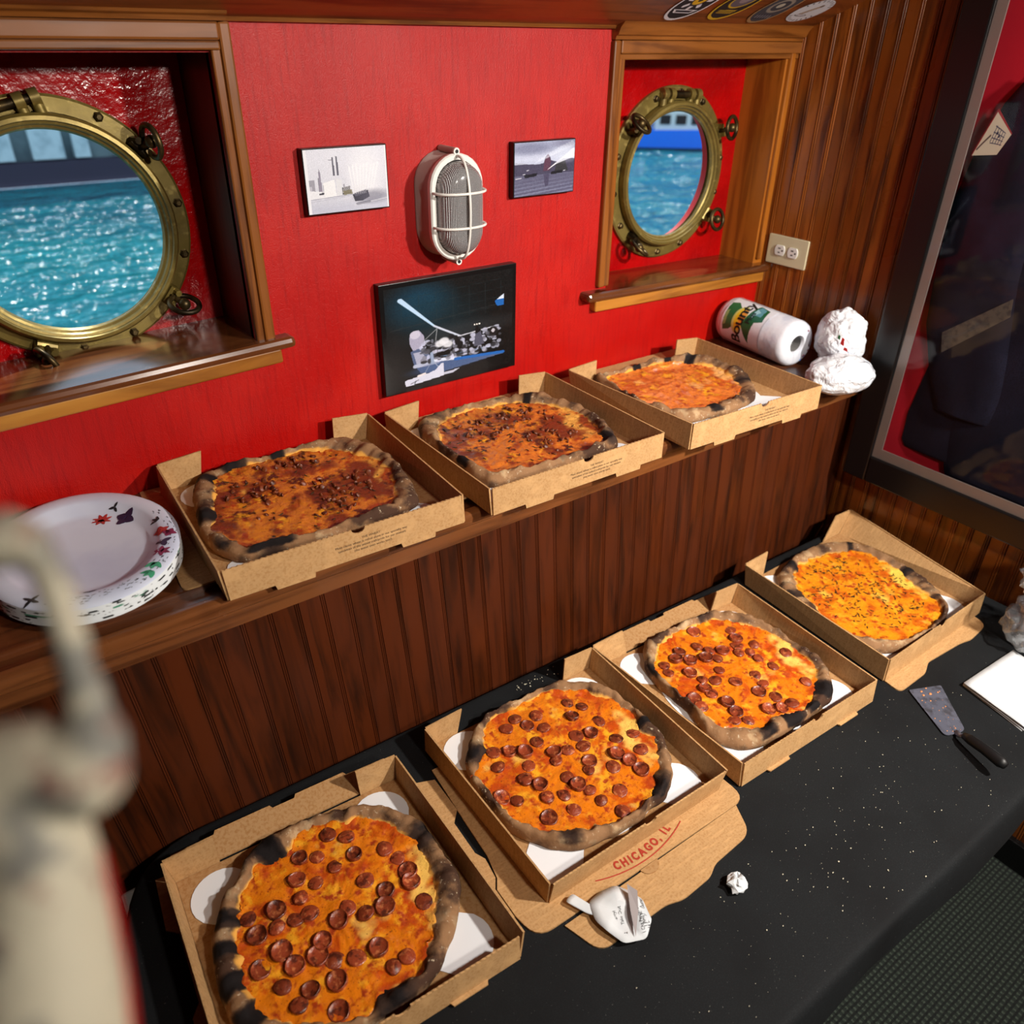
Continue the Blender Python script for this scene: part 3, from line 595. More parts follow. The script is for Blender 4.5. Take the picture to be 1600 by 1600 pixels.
def pizza(key, label, zb, chm, chars, scale=1.0, pepr=1.0, height=.026, herbs=0, meat=0, seed=1):
    (cx, cy), outer, inner, peps = PIZ[key]
    g = empty('pizza', (cx, cy, zb), label=label, cat='pizza', group='pizzas in open boxes')
    q = specs[key]['bot']; lim = polar([((p[0]-cx)*.975, (p[1]-cy)*.975) for p in q], NA, 0)
    ro = [min(r*.001*scale, l-.003) for r, l in zip(polar(outer, NA), lim)]; ri = [r*.001*scale for r in polar(inner, NA)]
    ri = [min(a*(1+.045*nz(7*math.cos(2*PI*i/NA)+seed*2, 7*math.sin(2*PI*i/NA), 3)+.030*nz(19*math.cos(2*PI*i/NA), 19*math.sin(2*PI*i/NA)+seed, 6)), ro[i]-.015) for i, a in enumerate(ri)]
    prof = [(.12, .0), (.03, .003), (.0, .008), (.03, .014), (.10, .0195), (.20, .0235), (.33, .0258), (.47, .0262), (.60, .0245), (.73, .0215), (.86, .0178), (1.0, .0145), (1.10, .0120)]
    v = []; ch = []; inn = []
    for (k, z) in prof:
        for i in range(NA):
            a = 2*PI*i/NA; r = ro[i]+(ri[i]-ro[i])*k; hz = height/.026*(1+.30*nz(3*math.cos(a)+seed*5, 3*math.sin(a), 1.3)+.26*nz(10*math.cos(a), 10*math.sin(a)+seed*3, 4.1))
            jr = .0034*nz(9*math.cos(a)+seed, 9*math.sin(a), k*3)
            lump = .0026*nz((r*math.cos(a))*95+seed, (r*math.sin(a))*95, k*2)+.0016*nz((r*math.cos(a))*210, (r*math.sin(a))*210, seed)
            v.append(((r+jr)*math.cos(a), (r+jr)*math.sin(a), max(0, z*hz+lump*(z > .004)) if k < .95 else z))
            w = 0
            for (deg, wd, st) in chars:
                d = abs((a-math.radians(deg)+PI) % (2*PI)-PI)/math.radians(wd); w = max(w, st*max(0, 1-d*d))
            ch.append(w*(1.0 if .05 < k < 1.05 else .6)); inn.append(max(0, (k-.45)/.55))
    f = []
    for j in range(len(prof)-1):
        for i in range(NA): f.append((j*NA+i, j*NA+(i+1) % NA, (j+1)*NA+(i+1) % NA, (j+1)*NA+i))
    me = bpy.data.meshes.new('crust'); me.from_pydata(v, [], f); me.flip_normals() if False else None
    for nm, arr in (('char', ch), ('inner', inn)):
        at = me.attributes.new(nm, 'FLOAT', 'POINT'); at.data.foreach_set('value', arr)
    for p in me.polygons: p.use_smooth = True
    put('crust', me, M['crust'], g)
    mb = MB(); rows = 30; v = []; f = []
    top = lambda x, y: .0132+.0024*nz(x*30+seed*3, y*30, 2)+.0018*nz(x*85, y*85+seed, 5)+.0010*nz(x*190, y*190+seed, 9)
    for j in range(rows):
        s_ = 1.06*(1-(j/(rows))**1.1)
        for i in range(NA):
            a = 2*PI*i/NA; w = 1+.05*nz(8*math.cos(a)+seed, 8*math.sin(a), 9)*(j < 2); x = ri[i]*s_*w*math.cos(a); y = ri[i]*s_*w*math.sin(a); v.append((x, y, top(x, y)+(.001+.0035*max(0, (s_-.93)/.13) if j else .0005)))
    v.append((0, 0, top(0, 0)+.001))
    for j in range(rows-1):
        for i in range(NA): f.append((j*NA+i, j*NA+(i+1) % NA, (j+1)*NA+(i+1) % NA, (j+1)*NA+i))
    for i in range(NA): f.append(((rows-1)*NA+i, (rows-1)*NA+(i+1) % NA, len(v)-1))
    mb.add(v, f).obj('topping', chm, g, smooth=True)
    rs = random.Random(seed)
    for k, (px_, py_) in enumerate(peps):
        x, y = px_*.001*scale, py_*.001*scale
        o = put('pepperoni', PEP[rs.randrange(5)], M['pep'], g, (x, y, top(x, y)+.0012), (rs.uniform(-.16, .16), rs.uniform(-.16, .16), rs.uniform(0, 6.28)))
        s_ = pepr*rs.uniform(.95, 1.16); o.scale = (s_, s_, rs.uniform(.7, 1.15))
    if herbs:
        mb = MB()
        for _ in range(herbs):
            a = rs.uniform(0, 2*PI); r = math.sqrt(rs.random())*.145; x, y = r*math.cos(a), r*math.sin(a)
            if nz(x*16+seed, y*16) < -.1 and rs.random() < .7: continue
            t = rs.uniform(0, 2*PI); L_ = rs.uniform(.004, .012); pts = []
            for q in range(4):
                t += rs.uniform(-.7, .7); pts.append((x, y, top(x, y)+.0022+rs.uniform(0, .0008))); x += math.cos(t)*L_/3; y += math.sin(t)*L_/3
            mb.tube(pts, [.0006, .0009, .0009, .0005], 4)
        tag(mb.obj('herb_shreds', M['herb'], g), kind='stuff')
    if meat:
        mm = []
        for q in range(4):
            mb = MB(); mb.sphere((0, 0, 0), .0062, 9, 6); mb.v = [tuple(Vector(p)*(1+.45*nz(p[0]*260+q*9, p[1]*260, p[2]*260))) for p in mb.v]; mm.append(mb.mesh('meat_crumble', smooth=True))
        for k in range(meat):
            a = rs.uniform(0, 2*PI); r = math.sqrt(rs.random())*.13; x, y = r*math.cos(a), r*math.sin(a)
            if nz(x*12+seed*4, y*12) < -.05: continue
            o = put('meat_crumble', mm[k % 4], M['meat'], g, (x, y, top(x, y)+.0015), (rs.uniform(0, 3), rs.uniform(0, 3), rs.uniform(0, 3))); s_ = rs.uniform(.5, 1.15); o.scale = (s_*1.15, s_*.95, s_*.5)
    return g
def liner(box, key, label, zb, off=(0, 0), rot=0, d=.138, r=.049):
    (cx, cy) = box
    pts = []; n = 160
    for k in range(n):
        a = 2*PI*k/n; best = .165
        for q in range(4):
            b = PI/4+q*PI/2; ox, oy = d*math.cos(b)*1.414, d*math.sin(b)*1.414
            # ray/circle
            dx, dy = math.cos(a), math.sin(a); t = ox*dx+oy*dy; h2 = ox*ox+oy*oy-t*t
            if t > 0 and h2 < r*r: best = max(best, t+math.sqrt(r*r-h2))
        pts.append((best*math.cos(a), best*math.sin(a)))
    o = MB().prism(pts, 0, .0012).obj('pizza_liner', M['liner'], None, (cx+off[0], cy+off[1], zb+.0032), (0, 0, rot))
    return tag(o, label, 'liner', 'white liners under the pizzas')
ZS = -.0003; ZB = ZT+.0037
specs = {
 'S1': dict(top=[(-.137, -.369), (.275, -.384), (.297, .010), (-.120, .020)], bot=[(-.132, -.374), (.275, -.388), (.285, .002), (-.124, .012)], z=ZS,
            lid=[([(-.182, -.310), (.24, -.325), (.262, .03), (-.158, .04)], [.012, .012, .004, .004])], tabs='down', back=None, lab='pizza box on the ledge next to the paper plates'),
 'S2': dict(top=[(.328, -.393), (.741, -.404), (.748, -.012), (.330, -.006)], bot=[(.330, -.398), (.738, -.407), (.742, -.014), (.333, -.010)], z=ZS,
            lid=[([(.30, -.318), (.78, -.330), (.775, .035), (.305, .04)], [.012, .012, .004, .004])], tabs='down', back=.0, lab='middle pizza box of the three on the wooden ledge'),
 'S3': dict(top=[(.822, -.408), (1.220, -.430), (1.231, -.044), (.805, -.032)], bot=[(.812, -.416), (1.212, -.436), (1.222, -.048), (.812, -.038)], z=ZS,
            lid=[([(.80, -.315), (1.20, -.315), (1.23, .035), (.80, .04)], [.01, .01, .004, .004])], tabs='down', back=None, lab='pizza box on the ledge beside the paper towel roll'),
 'A': dict(top=[(-.349, -.832), (.068, -.853), (.075, -.452), (-.329, -.430)], bot=[(-.340, -.834), (.060, -.856), (.070, -.459), (-.320, -.438)], z=ZB,
            lid=[([(-.357, -.80), (.070, -.825), (.092, -.800), (.094, -.745), (.106, -.728), (.112, -.690), (.104, -.671), (.107, -.600), (.126, -.58), (.128, -.50), (.055, -.47), (-.331, -.46), (-.331, -.413), (-.346, -.411), (-.356, -.508), (-.340, -.524), (-.348, -.643), (-.362, -.660)], 0)], tabs='out', back=.018, lab='nearest pizza box on the black table, partly cut off by the photo\'s lower edge'),
 'B': dict(top=[(.150, -.815), (.545, -.826), (.564, -.435), (.155, -.427)], bot=[(.150, -.811), (.540, -.818), (.556, -.438), (.152, -.430)], z=ZB,
            lid=[([(.135, -.478), (.124, -.606), (.118, -.686), (.108, -.730), (.096, -.747), (.094, -.800), (.100, -.849), (.335, -.856), (.567, -.862), (.560, -.50)], [0, 0, 0, 0, 0, 0, .03, 0, .03, 0])], tabs=None, back=None, lab='pizza box on the black table with printed lid tucked under its front'),
 'C': dict(top=[(.583, -.831), (.979, -.848), (1.006, -.461), (.571, -.432)], bot=[(.580, -.838), (.976, -.852), (.992, -.462), (.588, -.448)], z=ZB,
            lid=[([(.60, -.82), (.96, -.83), (.97, -.47), (.60, -.46)], 0)], tabs='out', back=.012, lab='pizza box on the black table with badly charred pepperoni pizza'),
 'D': dict(top=[(1.060, -.827), (1.461, -.826), (1.542, -.412), (1.088, -.418)], bot=[(1.053, -.832), (1.455, -.830), (1.485, -.425), (1.085, -.430)], z=ZB,
            lid=[([(1.049, -.873), (1.150, -.872), (1.189, -.856), (1.310, -.864), (1.345, -.872), (1.431, -.865), (1.455, -.50), (1.10, -.50)], [.018, .01, .01, .01, .01, .03, 0, 0])], tabs=None, back=None, lab='farthest pizza box on the black table, against the panelled side wall')}
PZ = dict(
 S1=('thin pizza with heavily browned topping in the ledge box next to the plates', 'ch_brown', [(86, 10, .95), (119, 11, .95), (137, 9, .8), (184, 10, .9), (212, 10, .7), (235, 16, 1.05)], .965, 60, 170),
 S2=('pizza with browned meat topping in the middle box on the ledge', 'ch_meat', [(44, 6, .95), (128, 12, .6), (201, 9, 1.0), (313, 12, .8), (170, 8, .5)], 1.0, 90, 150),
 S3=('plain red-orange pizza in the ledge box beside the paper towel roll', 'ch_plain', [(105, 10, 1.05), (54, 7, 1.05), (30, 8, 1.05), (253, 10, .85), (323, 10, .7)], .985, 0, 0),
 A=('pepperoni pizza in the nearest box at the photo\'s lower edge', 'ch_pep', [(108, 11, 1.05), (152, 8, 1.0), (169, 7, 1.0), (187, 8, 1.05), (206, 10, 1.05), (12, 16, .72), (271, 16, .8)], 1.0, 0, 0),
 B=('pepperoni pizza in the table box with the printed lid under it', 'ch_pep', [(147, 14, .75), (100, 12, .6), (350, 5, 1.05), (231, 16, .6), (298, 18, .8)], .985, 0, 0),
 C=('pepperoni pizza with a thick black charred edge at its near side', 'ch_pep', [(240, 10, .85), (262, 13, 1.2), (302, 12, 1.1), (282, 8, .9), (149, 12, .75), (71, 8, .6)], .98, 0, 0),
 D=('cheese pizza with shredded dark herbs in the box by the side wall', 'ch_herb', [(110, 10, .75), (352, 7, 1.0), (41, 5, .9), (153, 9, .75), (313, 6, .6), (180, 10, .5)], .97, 330, 0))
for k, s in specs.items():
    s['g'] = pizza_box(s['lab'], s['top'], s['bot'], s['z'], s['z']+.0525, s['lid'], s['tabs'], s['back'], text=(k[0] == 'S'))
    c = (sum(p[0] for p in s['bot'])/4, sum(p[1] for p in s['bot'])/4)
    s['c'] = c
    liner(c, k, 'white scalloped board under the '+PZ[k][0].split(' in the ')[0].replace(' with a thick black charred edge at its near side', ' with the black charred edge')+dict(S1=' near the plates', S2=' in the middle ledge box', S3='', A=' in the nearest box', B=' above the printed lid', C='', D='')[k], s['z'], rot=math.radians(-2))
# the printed flap that pokes out under box B
gB = specs['B']['g']; cB = specs['B']['c']
fl = rounded([(.147, -.857), (.166, -.921), (.300, -.924), (.330, -.934), (.395, -.932), (.420, -.920), (.514, -.915), (.540, -.862)], [0, .022, .01, .01, .01, .01, .022, 0])
MB().prism([(x-cB[0], y-cB[1]) for x, y in fl], -.0032, -.0004).obj('lid_flap', M['card'], gB)
MB().prism([(.327+.019*math.cos(PI+PI*k/10)-cB[0], -.858+.016*math.sin(PI+PI*k/10)-cB[1]) for k in range(11)], -.0004, .0012, lambda x, y, z: (x, y+.001, z)).obj('thumb_tab', M['cardin'], gB)
ac = (.334, -.590); ar = .258
MB().tube([(ac[0]+ar*math.sin(t)-cB[0], ac[1]-ar*math.cos(t)-cB[1], 0) for t in [(-.395+.79*k/24) for k in range(25)]], .0013, 4, flat=.3).obj('printed_arc', M['redink'], gB, (0, 0, .0001))
tx = MB(); word = 'CHICAGO, IL'
wd = [.0142, .0150, .0075, .0142, .0150, .0150, .0155, .007, .008, .0075, .013]; tot = sum(wd); pos = -tot/2
for chx, w_ in zip(word, wd):
    t = (pos+w_/2)/.238+.035; pos += w_
    if chx == ' ': continue
    v, f = text_geo(chx, .0200, bold=.0010)
    tx.add(v, f, lambda x, y, z, t=t: (ac[0]-cB[0]+math.sin(t)*(.2495-y)+math.cos(t)*x*.8, ac[1]-cB[1]-math.cos(t)*(.2495-y)+math.sin(t)*x*.8, .0003))
tx.obj('printed_text', M['redink'], gB)
for i, (k, (lab, cm, chars, sc, hb, me_)) in enumerate(PZ.items()):
    s = specs[k]
    (px_, py_) = PIZ[k][0]
    if k == 'D': PIZ[k] = ((1.272, -.625),)+PIZ[k][1:]
    pizza(k, lab, s['z']+.0046, M[cm], chars, sc, 1.08, .026, hb, me_, seed=i+2)
# ---------------------------------------------------------------- paper plates on the ledge
pc = (-.283, -.155); psx, psy = .140, .178
pr = [(0, .0), (.60, .0), (.68, .003), (.78, .014), (.82, .0165), (.93, .0165), (.985, .0140), (1.0, .0120), (.995, .0112), (.93, .0155), (.82, .0155), (.775, .012), (.68, .002), (.60, -.0008), (0, -.0008)]
plm = MB().lathe(pr, 96, None, psx, psy).mesh('paper_plate', smooth=.9)
M['plate'] = mat('white_paper_plate', srgb(216, 224, 240), .35, layers=[(srgb(200, 208, 230), 6, .4, .7)])
M['plate_edge'] = mat('printed_plate_edge', srgb(222, 226, 228), .45, layers=[(srgb(40, 44, 44), 40, .58, .62, dict(stretch=(1, 1, 3), detail=3)), (srgb(70, 140, 110), 18, .62, .66, dict(detail=2))], rnd=.02)
plates = []
NP = 10
for k in range(NP):
    topp = k == NP-1
    me_ = plm if not topp else plm.copy()
    o = put('paper_plate', me_ if topp else plm, None, None, (pc[0], pc[1], -.0027+k*.0029))
    tag(o, 'top oval white paper plate with printed flowers on its rim' if topp else 'white oval paper plate in the stack beneath the flowered top plate', 'plate', 'stacked paper plates' if not topp else 'stacked paper plates')
    plates.append(o)
plm.materials.append(M['plate_edge']); plates[-1].data.materials.clear(); plates[-1].data.materials.append(M['plate'])
def plate_z(x, y):
    r = math.hypot(x/psx, y/psy); P_ = pr[:8]
    for (a, za), (b, zb_) in zip(P_, P_[1:]):
        if a <= r <= b: return za+(zb_-za)*(r-a)/(b-a)
    return .012
def petal(mb, x, y, a, L_, w_):
    n = 8; ring = []
    for k in range(n):
        t = 2*PI*k/n; u = L_*(.5+.5*math.cos(t)); v_ = w_*math.sin(t)*(.6+.4*math.cos(t)*-1+.4)
        X_ = x+math.cos(a)*u-math.sin(a)*v_; Y_ = y+math.sin(a)*u+math.cos(a)*v_; ring.append((X_, Y_, plate_z(X_, Y_)+.0007))
    mb.add(ring, [tuple(range(n))])
def flower(name, wx, wy, n, L_, w_, m, rot=0, a0=0, span=2*PI):
    mb = MB(); x, y = wx-pc[0], wy-pc[1]
    for k in range(n): petal(mb, x, y, rot+a0+span*k/n, L_, w_)
    mb.obj(name, m, plates[-1])
fm = dict(red=mat('red_flower_print', srgb(176, 50, 46), .5), dk=mat('plum_flower_print', srgb(46, 34, 64), .5), gr=mat('green_leaf_print', srgb(64, 158, 116), .5), ma=mat('maroon_flower_print', srgb(128, 36, 72), .5), bk=mat('black_line_print', srgb(30, 36, 40), .5))
flower('printed_flower', -.240, -.070, 8, .0165, .0034, fm['red']); flower('printed_flower', -.207, -.090, 4, .0185, .0072, fm['dk'], .5)
flower('printed_flower', -.172, -.186, 5, .013, .005, fm['red'], .3); flower('printed_flower', -.163, -.200, 4, .012, .005, fm['ma'], .9)
flower('printed_leaf', -.178, -.222, 3, .014, .0048, fm['dk'], .4); flower('printed_flower', -.188, -.248, 6, .0145, .0036, fm['ma'], .2)
flower('printed_leaf', -.204, -.274, 3, .018, .0045, fm['gr'], 3.4, 0, 2.2); flower('printed_leaf', -.214, -.294, 3, .017, .0042, fm['gr'], 3.0, 0, 2.0)
flower('printed_leaf', -.304, -.296, 2, .014, .004, fm['dk'], .2, 0, 3); flower('printed_leaf', -.372, -.272, 4, .014, .0028, fm['bk'], .6); flower('printed_leaf', -.168, -.153, 3, .014, .0025, fm['bk'], 1.4, 0, 2.0)
flower('printed_leaf', -.215, -.056, 3, .010, .0022, fm['bk'], .6)
sk = MB()
for k in range(120):
    a = random.uniform(-2.2, .25); r = random.uniform(.84, .965); x, y = psx*r*math.cos(a), psy*r*math.sin(a); petal(sk, x, y, a+PI/2+random.uniform(-.3, .3), random.uniform(.002, .008), .0005)
tag(sk.obj('printed_flecks', fm['bk'], plates[-1]), kind='stuff')
# ---------------------------------------------------------------- paper towel roll
RL, RR = .255, .060
A0 = Vector((1.432, .020, RR-.003)); A1 = Vector((1.395, -.232, RR-.003)); axr = (A1-A0).normalized()
roll = empty('paper_towel_roll', (A0.x, A0.y, 0), label='wrapped paper towel roll lying on the ledge in front of the red wall', cat='paper towel')
sidev = axr.cross(Vector((0, 0, 1))).normalized(); upv = sidev.cross(axr).normalized()
RO = Vector((A0.x, A0.y, 0)); LEN = (A1-A0).length
def rp(s, a, r): return tuple(A0-RO+axr*s+(sidev*math.cos(a)+upv*math.sin(a))*r)
M['wrap'] = mat('towel_wrap', srgb(226, 228, 236), .3, coat=.5, layers=[(srgb(202, 206, 220), 40, .45, .7, dict(stretch=(1, 1, .3)))], bump=[(35, .4, .004, dict(detail=4))])
rb = MB(); prof = [(.020, -.004), (RR-.014, -.002), (RR-.004, .006), (RR, .018), (RR, LEN-.016), (RR-.003, LEN-.006), (RR-.012, LEN+.001), (.024, LEN+.001), (.021, LEN-.004), (.020, LEN-.06), (.020, -.004)]
nn_ = 64; v = []; f = []
for (r, s) in prof:
    for k in range(nn_):
        a = 2*PI*k/nn_; v.append(rp(s, a, r*(1+.012*nz(math.cos(a)*3, math.sin(a)*3, s*18)) if r > .03 else r))
for i in range(len(prof)-1):
    for k in range(nn_): f.append((i*nn_+k, i*nn_+(k+1) % nn_, (i+1)*nn_+(k+1) % nn_, (i+1)*nn_+k))
rb.add(v, f).obj('wrapped_roll', M['wrap'], roll, smooth=.9)
cr = MB(); v = []; f = []
for s in (LEN-.10, LEN-.008):
    for k in range(24): v.append(rp(s, 2*PI*k/24, .0205))
for k in range(24): f.append((k, (k+1) % 24, 24+(k+1) % 24, 24+k))
f.append(tuple(range(24))); cr.add(v, f).obj('cardboard_core', mat('grey_core', srgb(120, 118, 116), .8), roll)
# printed wrap: u around the roll (towards the top), v along the axis
toward = math.pi  # angle of the side facing the room
def wrap(u, w): return u, w
cv = Canvas(130, 120, (.90, .905, .93))
G = (.05, .36, .20); G2 = (.16, .42, .24)
cv.poly([(.20, .06), (.80, .02), (.86, .16), (.72, .34), (.40, .36), (.26, .22)], G2).poly([(.30, .06), (.60, .04), (.64, .10), (.34, .12)], (.55, .66, .4))
cv.ell(.52, .40, .30, .15, (.82, .80, .45)).ell(.54, .41, .25, .11, (.93, .78, .16)).ell(.56, .46, .20, .06, (.93, .60, .2))
cv.poly([(.10, .72), (.42, .50), (.74, .56), (.98, .60), (.92, .86), (.62, .92), (.55, .76)], G).poly([(.70, .60), (.96, .64), (.90, .80), (.70, .82)], (.36, .60, .66)).poly([(.62, .64), (.86, .62), (.80, .74)], (.62, .80, .84))
for q in range(10): cv.line((.1, .965+.003*q), (.75, .962+.003*q), .0012, (.72, .74, .78))
cv.noise(.012)
cv.a[:, :6] = cv.a[:, 6:7]*.3+.65
a_lo, a_hi = math.radians(-37), math.radians(87)
cv.geo(lambda u, w: rp(.030+.150*(1-w), a_lo+(a_hi-a_lo)*u, RR*1.013+.0008), 'printed_label', M['print'], roll)
tb_ = MB(); v, f = text_geo('Bounty', .046, 'CENTER', .92, .0009)
sl = lambda x, y, z: rp(.030+.150*.44-y*1.0+.012, a_lo+(a_hi-a_lo)*.50+x/RR, RR*1.013+.0016)
tb_.add(v, f, sl); v, f = text_geo('Plus', .022, 'CENTER', .95, .0004); tb_.add(v, f, lambda x, y, z: rp(.030+.150*.44-y+.036, a_lo+(a_hi-a_lo)*.62+x/RR, RR*1.013+.0016))
tb_.obj('printed_text', mat('black_green_ink', srgb(16, 26, 20), .5), roll)
epm = mat('small_colour_print', srgb(120, 110, 110), .6, layers=[(srgb(190, 70, 60), 300, .5, .55), (srgb(70, 110, 170), 260, .56, .6)])
for (a, r, s_) in [(2.3, .044, .006), (3.3, .042, .005), (3.6, .046, .006), (4.0, .045, .008), (4.25, .048, .006)]:
    em = MB().add([rp(LEN+.0016, a+da/r, r+dr) for da, dr in ((-s_/2, -s_/3), (s_/2, -s_/3), (s_/2, s_/3), (-s_/2, s_/3))], [(0, 1, 2, 3)]); em.obj('end_print', epm, roll)
# ---------------------------------------------------------------- crumpled white carrier bag
M['bag'] = mat('white_bag_plastic', srgb(232, 235, 240), .32, spec=.6, coat=.3, layers=[(srgb(206, 211, 222), 14, .45, .7)], bump=[(22, 1.0, .016, dict(detail=6, dist=1.2)), (70, .5, .003)])
def blob(mb, c, r, sc, amp, fr, seed, n=72, m=48, zmin=None):
    v = []; f = []
    for j in range(m+1):
        t = PI*j/m
        for i in range(n):
            a = 2*PI*i/n; d = Vector((math.sin(t)*math.cos(a), math.sin(t)*math.sin(a), math.cos(t)))
            q = abs(mnoise.noise(d*fr+Vector((seed, 0, 0))))+.5*abs(mnoise.noise(d*fr*2.3+Vector((0, seed, 0)))); k = 1+amp*(q-.35)
            p = Vector((c[0]+d.x*r*sc[0]*k, c[1]+d.y*r*sc[1]*k, c[2]+d.z*r*sc[2]*k))
            if zmin is not None and p.z < zmin: p.z = zmin
            v.append(tuple(p))
    for j in range(m):
        for i in range(n): f.append((j*n+i, (j+1)*n+i, (j+1)*n+(i+1) % n, j*n+(i+1) % n))
    return mb.add(v, f)
bag = empty('plastic_bag', (1.380, -.338, -.0035), label='crumpled white plastic carrier bag beside the paper towel roll', cat='plastic bag')
mb = MB(); blob(mb, (-.010, -.045, .034), .074, (1.30, .95, .60), .16, 1.3, 2.0, zmin=.0); mb.obj('bag_body', M['bag'], bag, smooth=True)
mb = MB(); blob(mb, (.085, .035, .084), .060, (.95, 1.05, 1.25), .30, 1.5, 5.0, zmin=.0); mb.obj('bag_handles', M['bag'], bag, smooth=True)
mb = MB(); 
for (y_, z_, w_, h_, c_) in [(.0, .098, .010, .020, 'r'), (-.012, .082, .012, .009, 'r'), (.012, .106, .007, .012, 'g')]:
    mb2 = MB(); mb2.prism([(-w_/2, -h_/2), (w_/2, -h_/3), (w_/3, h_/2), (-w_/3, h_/3)], 0, .001, lambda a, b, c: (.030-c*1.0-.0, y_+a-.008, z_+b)); mb2.obj('printed_logo', mat('bag_print_'+c_, srgb(196, 44, 40) if c_ == 'r' else srgb(36, 110, 60), .5), bag)
# ---------------------------------------------------------------- outlet on the side wall
ol = empty('wall_outlet', (XR, -.037, .232), label='ivory double outlet plate on the panelled side wall', cat='outlet')
M['ivory'] = mat('ivory_plate', srgb(204, 194, 160), .4)
OX = lambda a, b, c: (-c, -a, b)
MB().prism(rounded([(-.064, -.038), (.064, -.038), (.064, .038), (-.064, .038)], .004), 0, .006, OX).obj('cover_plate', M['ivory'], ol, bevel=.0015)
for s_ in (-1, 1):
    cxo = s_*.021
    r_ = MB().prism([(cxo+.0165*math.cos(2*PI*k/24), max(-.0135, min(.0135, .0185*math.sin(2*PI*k/24)))) for k in range(24)], .006, .0095, OX).obj('receptacle', M['white'], ol, bevel=.001)
    for (dx, dy, w_, h_) in ((-.001, .0055, .008, .0028), (-.001, -.0055, .0068, .0028)): MB().box(cxo+dx-w_/2, cxo+dx+w_/2, dy-h_/2, dy+h_/2, .0094, .0099, OX).obj('slot', M['blackp'], r_)
    MB().lathe([(0, .0099), (.0024, .0099), (.0024, .009)], 12, lambda a, b, c: OX(cxo+a+.009, b, c)).obj('ground_hole', M['blackp'], r_)
MB().lathe([(0, .0075), (.0026, .0072), (.003, .006)], 12, lambda a, b, c: OX(a, b, c)).obj('screw', M['ivory'], ol)
# ---------------------------------------------------------------- pictures on the red wall
def picture(name, x0, x1, z0, z1, d, border, canvas, label, lean=0):
    p = empty(name, ((x0+x1)/2, YW, (z0+z1)/2), label=label, cat='picture', group='framed photographs on the red wall')
    w_, h_ = (x1-x0)/2, (z1-z0)/2
    bo = MB().box(-w_, w_, -d, -.0005, -h_, h_).obj('frame', M['black'], p, bevel=.0012)
    b = border
    canvas.geo(lambda u, v_: (-w_+b+(2*w_-2*b)*u, -d-.0004, -h_+b+(2*h_-2*b)*v_), 'print', M['print'], p)
    return p
c1 = Canvas(168, 112, (.80, .81, .86))
c1.put(np.clip(1.4-c1.Y*2, 0, 1), (.84, .85, .90)).noise(.02)
c1.ell(.72, .45, .20, .45, (.90, .91, .94), .7, .8)
for x, y, w_, h_, g_ in [(.06, .62, .08, .26, .60), (.16, .56, .03, .22, .50), (.21, .60, .03, .15, .56), (.245, .62, .04, .12, .66), (.40, .60, .03, .15, .62), (.45, .58, .02, .12, .6), (.03, .66, .07, .2, .72)]: c1.poly([(x-w_/2, y+.1), (x+w_/2, y+.1), (x+w_/2, y+.1-h_), (x-w_/2, y+.1-h_)], (g_, g_, g_+.05))
c1.poly([(.155, .36), (.165, .30), (.178, .36), (.185, .66), (.15, .66)], (.55, .53, .60))
c1.poly([(.325, .14), (.345, .13), (.352, .42), (.33, .42)], (.36, .36, .42)).poly([(.372, .12), (.395, .13), (.398, .42), (.376, .42)], (.36, .36, .42)).line((.29, .17), (.34, .18), .004, (.4, .4, .46))
c1.poly([(.20, .52), (.34, .48), (.35, .74), (.20, .76)], (.90, .91, .93)).poly([(.36, .46), (.43, .50), (.43, .74), (.36, .74)], (.84, .85, .88)).poly([(.0, .62), (.2, .66), (.2, .78), (.0, .78)], (.88, .89, .92))
c1.poly([(.14, .68), (.20, .67), (.20, .70), (.14, .71)], (.25, .25, .3)).poly([(.42, .62), (.52, .60), (.53, .72), (.42, .73)], (.30, .30, .32))
for k in range(6): c1.line((.43+k*.016, .70), (.445+k*.016, .61), .003, (.82, .82, .84))
c1.poly([(.43, .67), (.54, .66), (.55, .73), (.44, .74)], (.48, .46, .36), .8)
c1.line((.0, .775), (.55, .74), .006, (.62, .63, .70)).line((.0, .81), (.5, .765), .003, (.66, .67, .74))
c1.put(np.clip((c1.Y-.76)*6, 0, 1)*(c1.X < .99), (.70, .72, .80), .6)
for k in range(9): c1.line((.56+.03*k, .70), (.53+.045*k, .30-.02*(k % 3)), .003, (.93, .94, .96), .6, .010)
c1.poly([(.545, .74), (.74, .69), (.76, .80), (.66, .86), (.57, .86)], (.20, .20, .25)).poly([(.56, .73), (.72, .68), (.71, .74), (.58, .78)], (.34, .34, .40))
for k in range(7): c1.line((.57+.024*k, .74), (.57+.024*k, .60), .003, (.86, .86, .88))
c1.ell(.80, .80, .20, .10, (.38, .38, .45), .55, .9).line((.56, .92), (1, .84), .004, (.86, .87, .9)).line((.6, .9), (.75, .88), .02, (.34, .34, .4), .5).noise(.015)
c1.a[:, :6] = (.90, .91, .94); c1.a[:, -3:] = (.9, .9, .92)
picture('small_photo', .2255, .3895, .447, .557, .018, .0022, c1, 'bright black and white photo of a skyline and a spraying fireboat')
c2 = Canvas(156, 108, (.62, .65, .76))
c2.put(np.clip(1-np.abs(c2.Y-.32)*4, 0, 1), (.74, .77, .86)); c2.ell(.25, .12, .35, .10, (.42, .44, .55), .7, .9).ell(.9, .05, .25, .08, (.40, .40, .5), .6, .9)
c2.poly([(.0, .38), (.18, .40), (.40, .42), (.48, .40), (.50, .30), (.54, .24), (.58, .28), (.60, .36), (.70, .40), (.84, .34), (1, .36), (1, .62), (0, .62)], (.26, .25, .34))
